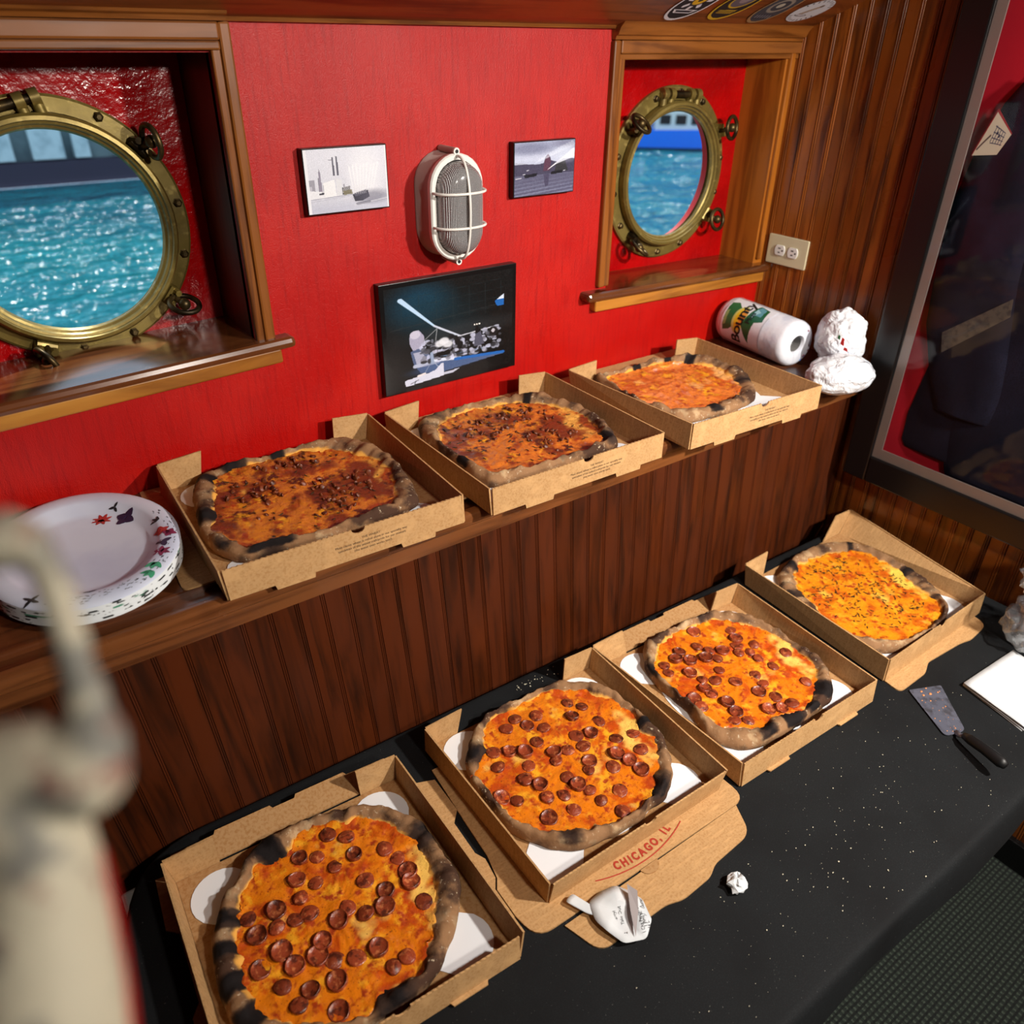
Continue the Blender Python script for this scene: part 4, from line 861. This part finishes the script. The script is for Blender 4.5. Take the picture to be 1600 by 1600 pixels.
c2.poly([(.0, .36), (.18, .38), (.17, .40), (0, .40)], (.66, .68, .76)).poly([(.69, .42), (.84, .38), (.90, .58), (.66, .60)], (.20, .20, .22)).poly([(.49, .36), (.55, .24), (.60, .38), (.58, .56), (.47, .56)], (.34, .22, .30))
c2.put(np.clip((c2.Y-.60)*30, 0, 1), (.34, .34, .44)); c2.put(np.clip((c2.Y-.62)*3, 0, 1)*(np.sin(c2.Y*90+c2.X*9) > .2), (.52, .55, .66), .6)
c2.poly([(.15, .60), (.38, .58), (.36, .64), (.17, .66)], (.10, .10, .14)).poly([(.60, .58), (.80, .56), (.80, .62), (.6, .63)], (.10, .10, .13)).poly([(.48, .62), (.58, .62), (.56, .84), (.52, .86), (.50, .8)], (.24, .22, .32), .7)
for (x, y, w_) in ((.14, .59, .03), (.02, .66, .09), (.82, .58, .025), (.2, .52, .03)): c2.line((x, y), (x+w_, y-.006), .006, (.82, .83, .88))
for k in range(14):
    t = k/13; c2.line((.35+.6*t, .38-.34*t**.8), (.55+.45*t, .30-.20*t), .012+.01*t, (.86, .89, .95), .35)
c2.line((.55, .53), (.68, .43), .003, (.95, .95, .97), 1, .012).line((.68, .43), (1, .24), .012, (.88, .90, .95), .8, .08).ell(.85, .26, .18, .14, (.82, .86, .93), .45, .9).noise(.03)
picture('small_photo', .6775, .8395, .437, .5435, .018, .002, c2, 'dark stormy black and white photo of a water jet over a river')
c3 = Canvas(216, 150, (.045, .05, .055))
c3.noise(.012, 2)
c3.put(((c3.X > .09) & (c3.X < .93) & (c3.Y > .08) & (c3.Y < .92)).astype(float), (.035, .045, .05))
c3.ell(.26, .20, .22, .20, (.05, .24, .34), .85, 1.0).ell(.40, .36, .30, .22, (.06, .16, .20), .6, 1.0)
for k in range(7): c3.line((.12+.13*k, .10), (.12+.13*k, .40), .0018, (.14, .19, .21), .7)
for k in range(4): c3.line((.10, .12+.09*k), (.92, .08+.09*k), .0018, (.13, .18, .20), .7)
c3.line((.03, .40), (.92, .33), .003, (.16, .18, .19), .8)
c3.ell(.60, .52, .40, .08, (.20, .22, .24), .5, 1).line((.115, .125), (.36, .43), .020, (.70, .82, .94), 1, .008).line((.36, .43), (.56, .585), .009, (.74, .78, .86)).line((.54, .585), (.88, .555), .005, (.78, .8, .86))
c3.poly([(.85, .30), (.925, .24), (.925, .35), (.87, .355)], (.10, .36, .66)).poly([(.86, .29), (.925, .24), (.925, .285)], (.78, .84, .92))
c3.poly([(.165, .50), (.19, .445), (.24, .44), (.275, .50), (.285, .60), (.25, .66), (.20, .66), (.17, .58)], (.62, .62, .72)).ell(.21, .48, .04, .04, (.74, .74, .82))
c3.poly([(.17, .64), (.26, .62), (.32, .72), (.36, .76), (.52, .80), (.62, .82), (.90, .84), (.92, .87), (.60, .90), (.40, .92), (.24, .88), (.19, .78)], (.30, .36, .50)).poly([(.19, .66), (.25, .66), (.30, .76), (.42, .79), (.38, .82), (.22, .82)], (.62, .64, .74))
c3.ell(.45, .86, .30, .05, (.24, .34, .52), .6, .6).line((.20, .80), (.36, .78), .018, (.66, .70, .80)).line((.36, .78), (.55, .81), .016, (.80, .84, .92)).line((.52, .815), (.92, .855), .015, (.13, .37, .68)).line((.40, .755), (.88, .765), .005, (.38, .50, .66))
rs3 = np.random.RandomState(5)
for k in range(150):
    x = rs3.uniform(.25, .91); y = rs3.uniform(.57, .79); g_ = rs3.choice([.08, .3, .5, .72, .85]); c3.ell(x, y, rs3.uniform(.008, .03), rs3.uniform(.008, .028), (g_*.92, g_*.95, min(1, g_*1.08)), .8, .3)
for x, y in ((.46, .64), (.40, .62), (.43, .60)): c3.ell(x, y, .04, .035, (.84, .86, .90), .9, .4)
for x, y in ((.53, .62), (.55, .66), (.70, .56), (.72, .60)): c3.ell(x, y, .015, .05, (.06, .06, .07), 1, .3)
c3.poly([(.685, .60), (.73, .58), (.76, .72), (.67, .73)], (.30, .31, .38)).ell(.84, .61, .035, .045, (.10, .10, .11), 1).ell(.835, .60, .015, .02, (.7, .7, .75), 1)
for x in (.68, .70, .72): c3.ell(x, .50, .006, .007, (.95, .93, .9))
c3.line((.38, .46), (.27, .56), .003, (.55, .57, .6)).line((.38, .46), (.365, .58), .003, (.55, .57, .6)).line((.335, .77), (.265, .90), .003, (.5, .55, .65)).line((.335, .77), (.39, .88), .003, (.6, .65, .75)).line((.33, .70), (.335, .80), .012, (.55, .62, .74))
c3.poly([(.115, .925), (.30, .90), (.36, .88), (.40, .825), (.42, .83), (.42, .90), (.42, .96), (.12, 1-.01)], (.78, .80, .88)).poly([(.42, .93), (.55, .92), (.50, .95), (.42, .955)], (.70, .72, .8)).line((.22, .905), (.27, .895), .010, (.86, .84, .86)).line((.16, .97), (.22, .945), .003, (.2, .2, .25)).line((.20, .95), (.19, .975), .003, (.2, .2, .25))
c3.noise(.012)
picture('framed_photo', .3505, .6865, .071, .305, .020, .010, c3, 'large dark photo of an ice covered boat below the bulkhead light')
# ---------------------------------------------------------------- bulkhead light
bk = empty('bulkhead_light', (.513, YW, .440), label='white oval bulkhead light with wire cage on the red wall', cat='wall light')
def stad(w_, h_, n=14):
    r = w_; return [(r*math.cos(t), (h_-r)+r*math.sin(t)) for t in [PI*k/n for k in range(n+1)]]+[(r*math.cos(t), -(h_-r)+r*math.sin(t)) for t in [PI+PI*k/n for k in range(n+1)]]
def loft(rings, m, name, cap0=False, cap1=False, sm=.6):
    v = []; f = []; n = len(rings[0][0])
    for (pl_, d) in rings: v += [(a, -d, b) for a, b in pl_]
    for j in range(len(rings)-1):
        for i in range(n): f.append((j*n+i, j*n+(i+1) % n, (j+1)*n+(i+1) % n, (j+1)*n+i))
    if cap0: f.append(tuple(range(n)))
    if cap1: f.append(tuple((len(rings)-1)*n+i for i in range(n)))
    return MB().add(v, f).obj(name, m, bk, smooth=sm)
loft([(stad(.060, .0985), .001), (stad(.060, .0985), .006), (stad(.0575, .096), .010), (stad(.0565, .095), .050)], M['greyside'], 'housing', True, True)
loft([(stad(.058, .0965), .048), (stad(.0595, .098), .052), (stad(.0595, .098), .060), (stad(.057, .0955), .063), (stad(.0485, .087), .063), (stad(.0475, .086), .058), (stad(.0475, .086), .050)], M['white'], 'rim')
gl = mat('ribbed_lamp_glass', srgb(186, 184, 184), .2, spec=.6, coat=.3, layers=[(srgb(150, 148, 150), 110, .4, .7, dict(kind='X', dist=.5))], bump=[(110, 1.0, .003, dict(kind='X', dist=.5)), (120, .4, .002, dict(kind='Z'))])
loft([(stad(.0470, .0855), .056), (stad(.0465, .085), .070), (stad(.043, .0815), .084), (stad(.036, .0745), .093), (stad(.024, .0625), .098), (stad(.008, .046), .0995)], gl, 'lamp_glass', False, True, True)
arc = lambda s_, w_, d0, d1: [(w_*math.cos(t)*1.0, -(d0+(d1-d0)*math.sin(t)**.7)) for t in [PI*k/16 for k in range(17)]]
for z_ in (.032, -.030): MB().tube([(a, b, z_) for a, b in arc(0, .0555, .058, .104)], .0026, 8).obj('cage_bar', M['white'], bk, smooth=True)
MB().tube([(0, b, a) for a, b in [(.094*math.cos(t), -(.058+.048*math.sin(t)**.6)) for t in [PI*k/20 for k in range(21)]]], .0026, 8).obj('cage_bar', M['white'], bk, smooth=True)
for s_ in (1, -1):
    e_ = MB().tube([(0, -.004, s_*.101), (0, -.060, s_*.101)], .0065, 12).obj('screw_ear', M['greyside'], bk, smooth=.6)
    MB().lathe([(0, .0625), (.0066, .0625), (.0066, .058)], 14, lambda a, b, c: (a, -c, b+s_*.101)).obj('ear_ring', M['white'], e_); MB().lathe([(0, .0632), (.0035, .0632), (.0035, .061)], 8, lambda a, b, c: (a, -c, b+s_*.101)).obj('screw', M['blackp'], e_)
# ---------------------------------------------------------------- embroidered patches on the sloped ceiling
sl_n = Vector((0, -.4, -1)).normalized(); sl_u = Vector((0, -1, .4)).normalized()
def patch(label, cx, cs, w_, h_, cvs, keep, rot=0):
    base = Vector((cx, 0, .758))+sl_u*cs+sl_n*.0012
    p = empty('cloth_patch', base, label=label, cat='patch', group='embroidered patches under the ceiling')
    cr_, sr_ = math.cos(rot), math.sin(rot)
    def fn(u, v_):
        a, b = (u-.5)*w_, (v_-.5)*h_; a, b = a*cr_-b*sr_, a*sr_+b*cr_; return Vector((1, 0, 0))*a+sl_u*b+sl_n*.0004
    o = cvs.geo(fn, 'embroidery', M['printm'], p, keep)
    return p
def shield(c, x0, y0, x1, y1):
    cxs, w_ = (x0+x1)/2, (x1-x0)/2; t = np.clip((c.Y-y0)/(y1-y0), 0, 1)
    hw = np.where(t < .45, w_*(.86+.14*np.sin(t/.45*PI/2)), w_*np.sqrt(np.clip(1-((t-.45)/.55)**2.2, 0, 1))); return (np.abs(c.X-cxs) < hw) & (c.Y > y0) & (c.Y < y1)
def shield_patch(border, inner, deco):
    c = Canvas(70, 84, border); s_ = shield(c, .01, .01, .99, .99); c.put(shield(c, .06, .06, .94, .93).astype(float), inner); deco(c); return c, s_
def d1_(c):
    for k in range(8): a = 2*PI*k/8; c.line((.5, .36), (.5+.30*math.cos(a), .36+.28*math.sin(a)), .045, (.86, .87, .90))
    c.ell(.5, .36, .20, .19, (.12, .12, .16)).ell(.5, .36, .16, .15, (.85, .68, .10)).ell(.5, .36, .06, .06, (.2, .16, .1))
    c.poly([(.16, .66), (.84, .66), (.74, .76), (.26, .76)], (.86, .87, .9)).poly([(.24, .68), (.76, .68), (.70, .74), (.3, .74)], (.14, .14, .2))
cA, kA = shield_patch((.86, .87, .90), (.07, .07, .11), d1_)
def d2_(c):
    c.ell(.5, .36, .32, .26, (.80, .66, .12)).ell(.5, .36, .28, .22, (.38, .34, .38)).ell(.52, .34, .14, .12, (.55, .50, .52)).poly([(.24, .68), (.76, .66), (.74, .78), (.27, .79)], (.72, .58, .10))
    for k in range(7): c.line((.28+.07*k, .70), (.30+.07*k, .77), .012, (.1, .08, .08))
cBp, kB = shield_patch((.82, .66, .10), (.08, .07, .08), d2_)
def d3_(c):
    c.ell(.5, .38, .30, .24, (.55, .52, .48)).ell(.5, .38, .22, .17, (.20, .22, .26)).ell(.48, .37, .10, .08, (.7, .68, .62)).poly([(.2, .68), (.8, .68), (.74, .84), (.28, .84)], (.10, .13, .20))
    for k in range(6): c.line((.28+.09*k, .71), (.31+.09*k, .80), .014, (.6, .6, .62))
cC, kC = shield_patch((.60, .46, .30), (.22, .24, .28), d3_)
cD = Canvas(80, 80, (.82, .83, .86)); kD = (np.hypot(cD.X-.5, cD.Y-.5) < .49)
cD.line((.34, .66), (.60, .30), .05, (.45, .36, .28)).line((.36, .64), (.58, .34), .025, (.75, .68, .60)).ell(.60, .28, .05, .05, (.4, .32, .26)).ell(.42, .70, .20, .05, (.35, .34, .36)).ell(.42, .69, .16, .03, (.8, .8, .84))
for k in range(9): a = PI*.18+PI*.64*k/8; cD.line((.5+.40*math.cos(a), .5+.40*math.sin(a)), (.5+.45*math.cos(a), .5+.45*math.sin(a)), .014, (.12, .12, .16))
for k in range(9): a = -PI*.15-PI*.7*k/8; cD.line((.5+.40*math.cos(a), .5+.40*math.sin(a)), (.5+.45*math.cos(a), .5+.45*math.sin(a)), .014, (.12, .12, .16))
patch('black shield patch with white border and gold emblem under the ceiling', 1.050, .076, .098, .145, cA, kA)
patch('black shield patch with gold border under the ceiling', 1.172, .084, .098, .145, cBp, kB)
patch('dark grey and bronze patch between the gold-edged patch and the round patch', 1.310, .070, .096, .135, cC, kC)
patch('round white patch with a brown figure nearest the side wall', 1.436, .070, .104, .110, cD, kD)
# ---------------------------------------------------------------- framed uniform on the side wall
XF = 1.500
sb = empty('shadow_box_frame', (XR, -.86, .36), label='big black shadow box frame with silver liner on the side wall', cat='frame')
FY0, FY1, FZ0, FZ1 = -.378, -1.36, -.278, 1.02
def fb(name, y0, y1, z0, z1, x0, x1, m, bev=.003): 
    return MB().box(x0-XR, x1-XR, min(y0, y1)+.86, max(y0, y1)+.86, z0-.36, z1-.36).obj(name, m, sb, bevel=bev)
fb('frame_rail', FY0, FY0-.066, FZ0, FZ1, XF, XR-.0015, M['black'], .004); fb('frame_rail', FY1, FY1+.066, FZ0, FZ1, XF, XR-.0015, M['black'], .004)
fb('frame_rail', FY0-.066, FY1+.066, FZ0, FZ0+.072, XF, XR-.0015, M['black'], .004); fb('frame_rail', FY0-.066, FY1+.066, FZ1-.07, FZ1, XF, XR-.0015, M['black'], .004)
sv = mat('silver_liner', srgb(150, 138, 130), .45, metal=.3); rdb = mat('red_backing_felt', srgb(186, 6, 34), .8)
iy0, iy1, iz0, iz1 = FY0-.066, FY1+.066, FZ0+.072, FZ1-.07
fb('liner', iy0, iy0-.022, iz0, iz1, XF+.008, XF+.012, sv, 0); fb('liner', iy1, iy1+.022, iz0, iz1, XF+.008, XF+.012, sv, 0); fb('liner', iy0-.022, iy1+.022, iz0, iz0+.026, XF+.008, XF+.012, sv, 0); fb('liner', iy0-.022, iy1+.022, iz1-.024, iz1, XF+.008, XF+.012, sv, 0)
fb('backing', iy0, iy1, iz0, iz1, XR-.008, XR-.004, rdb, 0)
fb('glass_pane', iy0, iy1, iz0, iz1, XF+.003, XF+.005, M['frameglass'], 0)
jk = empty('uniform_jacket', (XR-.01, -.75, .25), label='dark navy uniform jacket with white shoulder patch inside the shadow box', cat='jacket')
nav = mat('navy_wool', srgb(20, 21, 36), .9, spec=.2, layers=[(srgb(28, 29, 46), 9, .45, .7), (srgb(13, 13, 22), 400, .45, .7)], bump=[(500, .3, .0008), (8, .4, .006)])
def puff(name, rows, xb, bulge, m, n=14, seed=0):
    mb = MB(); nr = len(rows); v = []; f = []
    R_ = []
    for i in range((nr-1)*5+1):
        t = i/5; a = min(int(t), nr-2); q = t-a; q = q*q*(3-2*q); R_.append([rows[a][k]*(1-q)+rows[a+1][k]*q for k in range(3)])
    for j, (z, yl, yr) in enumerate(R_):
        e_ = min(1, j/3, (len(R_)-1-j)/3+.55)
        for i in range(n+1):
            t = i/n; b = math.sqrt(max(0, 1-(2*t-1)**2))*bulge*max(.3, e_)
            fold = .004*nz(t*3+seed, z*9, seed)*(0 < i < n); v.append((xb-b-fold-(XR-.01), yl+(yr-yl)*t+.75, z-.25))
    for j in range(len(R_)-1):
        for i in range(n): f.append((j*(n+1)+i, j*(n+1)+i+1, (j+1)*(n+1)+i+1, (j+1)*(n+1)+i))
    return mb.add(v, f).obj(name, m, jk, smooth=True)
puff('torso', [(.80, -.66, -1.06), (.70, -.57, -1.14), (.50, -.55, -1.16), (.25, -.54, -1.17), (.05, -.50, -1.2), (-.08, -.484, -1.22), (-.150, -.488, -1.23), (-.165, -.50, -1.23)], XR-.011, .012, nav, 16, 3)
puff('sleeve', [(.675, -.535, -.60), (.62, -.500, -.615), (.52, -.468, -.622), (.42, -.452, -.628), (.28, -.456, -.640), (.15, -.470, -.664), (.04, -.510, -.685), (-.03, -.545, -.692), (-.042, -.550, -.690)], XR-.020, .017, nav, 14, 1)
puff('lapel', [(.72, -.70, -.80), (.50, -.72, -.84), (.2, -.78, -.86), (.05, -.80, -.85)], XR-.022, .006, nav, 8, 5)
puff('skirt_panel', [(.02, -.60, -.80), (-.08, -.60, -.82), (-.17, -.61, -.84), (-.192, -.62, -.84)], XR-.020, .008, nav, 10, 8)
st = mat('worn_cuff_braid', srgb(84, 76, 66), .8, layers=[(srgb(56, 50, 48), 80, .4, .7)])
sleeve_x = XR-.0385
MB().prism([(-.522, .146), (-.533, .100), (-.654, .216), (-.648, .254)], 0, .001, lambda y, z, d: (sleeve_x-d-(XR-.01), y+.75, z-.25)).obj('cuff_braid', st, jk)
cp = Canvas(60, 70, (.84, .80, .70)); cp.poly([(.0, 0), (1, 0), (1, .06), (0, .06)], (.6, .1, .12)).line((.02, 1), (.02, 0), .03, (.6, .1, .12))
for k in range(4): cp.line((.30+.05*k, .26+.13*k), (.78+.04*k, .20+.13*k), .012, (.22, .22, .32))
for k in range(5): cp.line((.34+.11*k, .24), (.42+.11*k, .62), .012, (.26, .26, .36))
cp.line((.10, .85), (.30, .50), .03, (.36, .28, .26)).ell(.50, .36, .04, .04, (.15, .12, .25)).ell(.62, .40, .04, .04, (.15, .12, .25))
qa = [(-.470, .519), (-.523, .526), (-.541, .568), (-.500, .612)]
def quad(u, v_):
    a = Vector((qa[0][0], qa[0][1]))*(1-u)+Vector((qa[1][0], qa[1][1]))*u; b = Vector((qa[3][0], qa[3][1]))*(1-u)+Vector((qa[2][0], qa[2][1]))*u; p = a*(1-v_)+b*v_
    return (sleeve_x+.001-(XR-.01), p.x+.75, p.y-.25)
cp.geo(quad, 'shoulder_patch', M['printm'], jk)
# ---------------------------------------------------------------- things lying on the table
M['paper'] = mat('white_paper', srgb(212, 216, 219), .7, layers=[(srgb(198, 204, 209), 20, .45, .7)], bump=[(40, .25, .002)])
rc = empty('peeled_label', (.228, -.893, ZT+.004), .0, 'crumpled white order label with black print lying across the cardboard flap', 'label')
op = [(-.042, .010), (-.030, .040), (-.006, .044), (.022, .037), (.034, .024), (.043, -.006), (.030, -.040), (.002, -.058), (-.030, -.043), (-.040, -.012)]
def sheet(pts, fn, name, m, par, seedc=(0, 0)):
    n = len(pts); v = [(seedc[0], seedc[1], fn(*seedc))]; f = []
    P_ = rounded(pts, .006, 3); k = len(P_)
    for s_ in (.33, .66, 1):
        for (x, y) in P_: a, b = seedc[0]+(x-seedc[0])*s_, seedc[1]+(y-seedc[1])*s_; v.append((a, b, fn(a, b)))
    for i in range(k): f.append((0, 1+i, 1+(i+1) % k))
    for j in range(2):
        for i in range(k): f.append((1+j*k+i, 1+j*k+(i+1) % k, 1+(j+1)*k+(i+1) % k, 1+(j+1)*k+i))
    o = MB().add(v, f).obj(name, m, par, smooth=.5); md = o.modifiers.new('thick', 'SOLIDIFY'); md.thickness = .0004; return o
zf_ = lambda x, y: .006+.010*max(0, nz(x*26, y*26, 3)+.2)+.004*abs(nz(x*50, y*50, 8))+.010*max(0, -x*14-.2)
sheet(op, zf_, 'label_sheet', M['paper'], rc)
sheet([(-.030, .034), (-.042, .066), (-.060, .062), (-.044, .026), (-.034, .014)], lambda x, y: .009+.02*max(0, y-.03), 'torn_corner', M['paper'], rc, (-.042, .042))
fold = MB().add([(.034, .022, .022), (-.010, -.046, .012), (.010, -.012, .018), (.040, .004, .021), (.020, -.02, .016)], [(0, 2, 4, 3), (2, 1, 4)]); fold.obj('folded_strip', mat('grey_label_back', srgb(150, 142, 142), .7), rc)
tt = MB()
for k, (ln, px_, py_) in enumerate([('Darryl', -.010, -.004), ('Take Out', -.002, -.008), ('1 Chz Pepperoni', .018, -.030), ('1 Pizza Pizza', .024, -.030), ('1x Buffalo Roaster', .030, -.028), ('#12', -.016, -.036)]):
    v, f = text_geo(ln, .0072); a = math.radians(62)
    tt.add(v, f, lambda x, y, z: ((lambda X_, Y_: (X_, Y_, zf_(X_, Y_)+.0009))(px_+math.cos(a)*x-math.sin(a)*y, py_+math.sin(a)*x+math.cos(a)*y)))
tt.obj('printed_text', M['blackp'], rc)
cb = MB(); blob(cb, (0, 0, .010), .0155, (1.15, 1.0, .75), .9, 1.6, 11.0, 14, 9, zmin=0); tag(cb.obj('crumpled_paper', M['paper'], None, (.417, -.967, ZT+.0015)), 'small crumpled white paper scrap alone on the black tablecloth', 'paper scrap')
sp = empty('spatula', (1.07, -.95, ZT+.001), label='steel spatula with black handle and food bits on the tablecloth', cat='spatula')
sm_ = mat('greasy_steel', srgb(120, 122, 138), .38, metal=.55, layers=[(srgb(80, 78, 84), 40, .45, .7)], rlayer=(30, .4, .7, .2, .5))
q = [(1.070, -.880), (1.140, -.912), (1.056, -1.010), (1.036, -1.004), (1.008, -.994)]
MB().prism(rounded([(x-1.07, y+.95) for x, y in q], [.004, .004, .012, 0, .012]), .0015, .0028).obj('blade', sm_, sp)
MB().tube([(-.034, -.050, .003), (-.045, -.062, .010), (-.051, -.072, .020)], .0055, 8, flat=.5).obj('tang', sm_, sp, smooth=True)
MB().tube([(-.049, -.070, .019), (-.056, -.085, .025), (-.066, -.115, .032), (-.078, -.150, .037), (-.081, -.160, .037)], [.007, .010, .0105, .0115, .007], 12, flat=.7).obj('handle', M['blackp'], sp, smooth=True)
fb_ = MB()
for k in range(26):
    t, u = random.random(), random.random(); x = (1.075*(1-u)+1.135*u)*(1-t)+(1.012*(1-u)+1.05*u)*t-1.07; y = (-.885*(1-u)-.912*u)*(1-t)+(-.992*(1-u)-1.006*u)*t+.95; s_ = random.uniform(.0008, .0032) if t < .3 else random.uniform(.0006, .0016)
    fb_.sphere((x, y, .0032), s_, 6, 4, (1.3, 1, .5))
tag(fb_.obj('food_bits', mat('orange_food_bits', srgb(196, 128, 78), .6), sp), kind='stuff')
for k in range(3):
    pts = [(1.182-.003*k, -.938-.001*k), (1.372, -.958+.004*k), (1.345, -1.092), (1.150, -1.076-.003*k)]
    c = (1.262, -1.015); o = MB().grid(lambda u, v_: (lambda p: (p.x-c[0], p.y-c[1], .0012*nz(p.x*18+k, p.y*18, k)+.0012))((Vector(pts[3])*(1-u)+Vector(pts[2])*u)*(1-v_)+(Vector(pts[0])*(1-u)+Vector(pts[1])*u)*v_), 12, 10).obj('paper_napkin', M['paper'], None, (c[0], c[1], ZT+.0012+.0042*k), smooth=True)
    o.modifiers.new('thick', 'SOLIDIFY').thickness = .0024
    tag(o, ['bottom', 'middle', 'top'][k]+' white paper napkin of the small stack beside the spatula', 'napkin', 'napkin stack on the table')
cbag = empty('clear_plastic_bag', (1.428, -.962, ZT+.001), label='clear plastic bag standing at the far end of the table, cut by the photo\'s side', cat='plastic bag')
mb = MB(); blob(mb, (0, 0, .062), .065, (1, 1, .95), .5, 1.8, 3.0, 48, 30, zmin=0); mb.obj('bag_body', M['clear'], cbag, smooth=True)
mb = MB(); blob(mb, (-.012, .005, .175), .055, (.95, .95, 1.0), .6, 2.2, 8.0, 48, 30); mb.obj('bag_top', M['clear'], cbag, smooth=True)
mb = MB(); mb.lathe([(.030, 0), (.034, .11), (.036, .112), (.036, .110), (.032, .004), (0, .004), (0, 0), (.030, 0)], 32); mb.obj('clear_cup', M['clear'], cbag, (0, 0, .008), smooth=.7)
# crumbs and dust on the cloth
cm_ = MB(); rsx = random.Random(4)
def crumb(x, y, s_):
    n = len(cm_.v); cm_.sphere((x, y, ZT+.0012+s_*.3), s_, 5, 3, (1+rsx.random()*.8, 1, .6))
for k in range(240):
    x = rsx.uniform(.12, 1.35); y = rsx.uniform(-1.13, -.86)
    if y > -.93 and not (.62 < x < 1.03): continue
    crumb(x, y, rsx.choice([.0003, .0004, .0005, .0006, .0009]))
for k in range(60): crumb(rsx.gauss(.62, .16), rsx.gauss(-1.0, .06), rsx.uniform(.0005, .0013))
for k in range(26): crumb(rsx.uniform(.38, .50), rsx.uniform(-.412, -.384), rsx.uniform(.0005, .0016))
tag(cm_.obj('crumbs', mat('bread_crumbs', srgb(196, 190, 168), .8)), 'pale bread crumbs scattered over the black tablecloth', 'crumbs', kind='stuff')
# ---------------------------------------------------------------- weathered painted post close to the lens
FGP = [(-0.3556,-1.1702,0.6169,0.0081), (-0.3506,-1.1744,0.6163,0.0058), (-0.3488,-1.1794,0.6115,0.0042), (-0.3486,-1.1836,0.6060,0.0049), (-0.3495,-1.1876,0.5998,0.0041), (-0.3495,-1.1912,0.5949,0.0050), (-0.3504,-1.1947,0.5894,0.0044), (-0.3502,-1.1985,0.5845,0.0055), (-0.3511,-1.2020,0.5790,0.0058), (-0.3533,-1.2051,0.5728,0.0094), (-0.3571,-1.2064,0.5672,0.0120), (-0.3654,-1.1999,0.5678,0.0130), (-0.3725,-1.1958,0.5663,0.0138), (-0.3724,-1.2042,0.5552,0.0138), (-0.3726,-1.2102,0.5469,0.0143), (-0.3772,-1.2173,0.5331,0.0165), (-0.3814,-1.2256,0.5178,0.0188), (-0.3865,-1.2344,0.5012,0.0198)]
fg = empty('painted_post', (FGP[-1][0], FGP[-1][1], ZF), label='weathered cream painted carved post out of focus at the left edge', cat='post')
M['cream'] = mat('weathered_cream_paint', srgb(214, 208, 184), .6, layers=[(srgb(140, 140, 132), 45, .50, .62), (srgb(150, 100, 90), 60, .60, .70)], bump=[(60, .5, .002)])
lx, ly, lz = FGP[-1][:3]
mb = MB(); R0 = Vector((FGP[-1][0], FGP[-1][1], ZF))
for a, b in zip(FGP, FGP[1:]):
    for k in range(4):
        t = k/4; p = Vector(a[:3])*(1-t)+Vector(b[:3])*t-R0; r = a[3]*(1-t)+b[3]*t; mb.sphere(p, r, 14, 10)
p = Vector((lx, ly, lz))-R0; mb.tube([p, (p.x-.01, p.y-.02, p.z-.12), (p.x-.02, p.y-.03, .10), (p.x-.02, p.y-.03, 0)], [FGP[-1][3]*1.0, .024, .03, .06], 20)
o = mb.obj('carved_post', M['cream'], fg)
md = o.modifiers.new('fuse', 'REMESH'); md.mode = 'VOXEL'; md.voxel_size = .0017; md.use_smooth_shade = True
sm2 = o.modifiers.new('soft', 'SMOOTH'); sm2.iterations = 4
rd = MB(); pts = [(-0.3615,-1.1888,0.5187,0.0027), (-0.3631,-1.1962,0.5073,0.0030), (-0.3656,-1.2041,0.4943,0.0034), (-0.3688,-1.2127,0.4796,0.0038), (-0.3735,-1.2227,0.4617,0.0042)]
rd.tube([Vector(q[:3])-R0 for q in pts], [q[3] for q in pts], 12); rd.obj('red_edge', mat('red_post_paint', srgb(170, 20, 16), .5), fg, smooth=True)
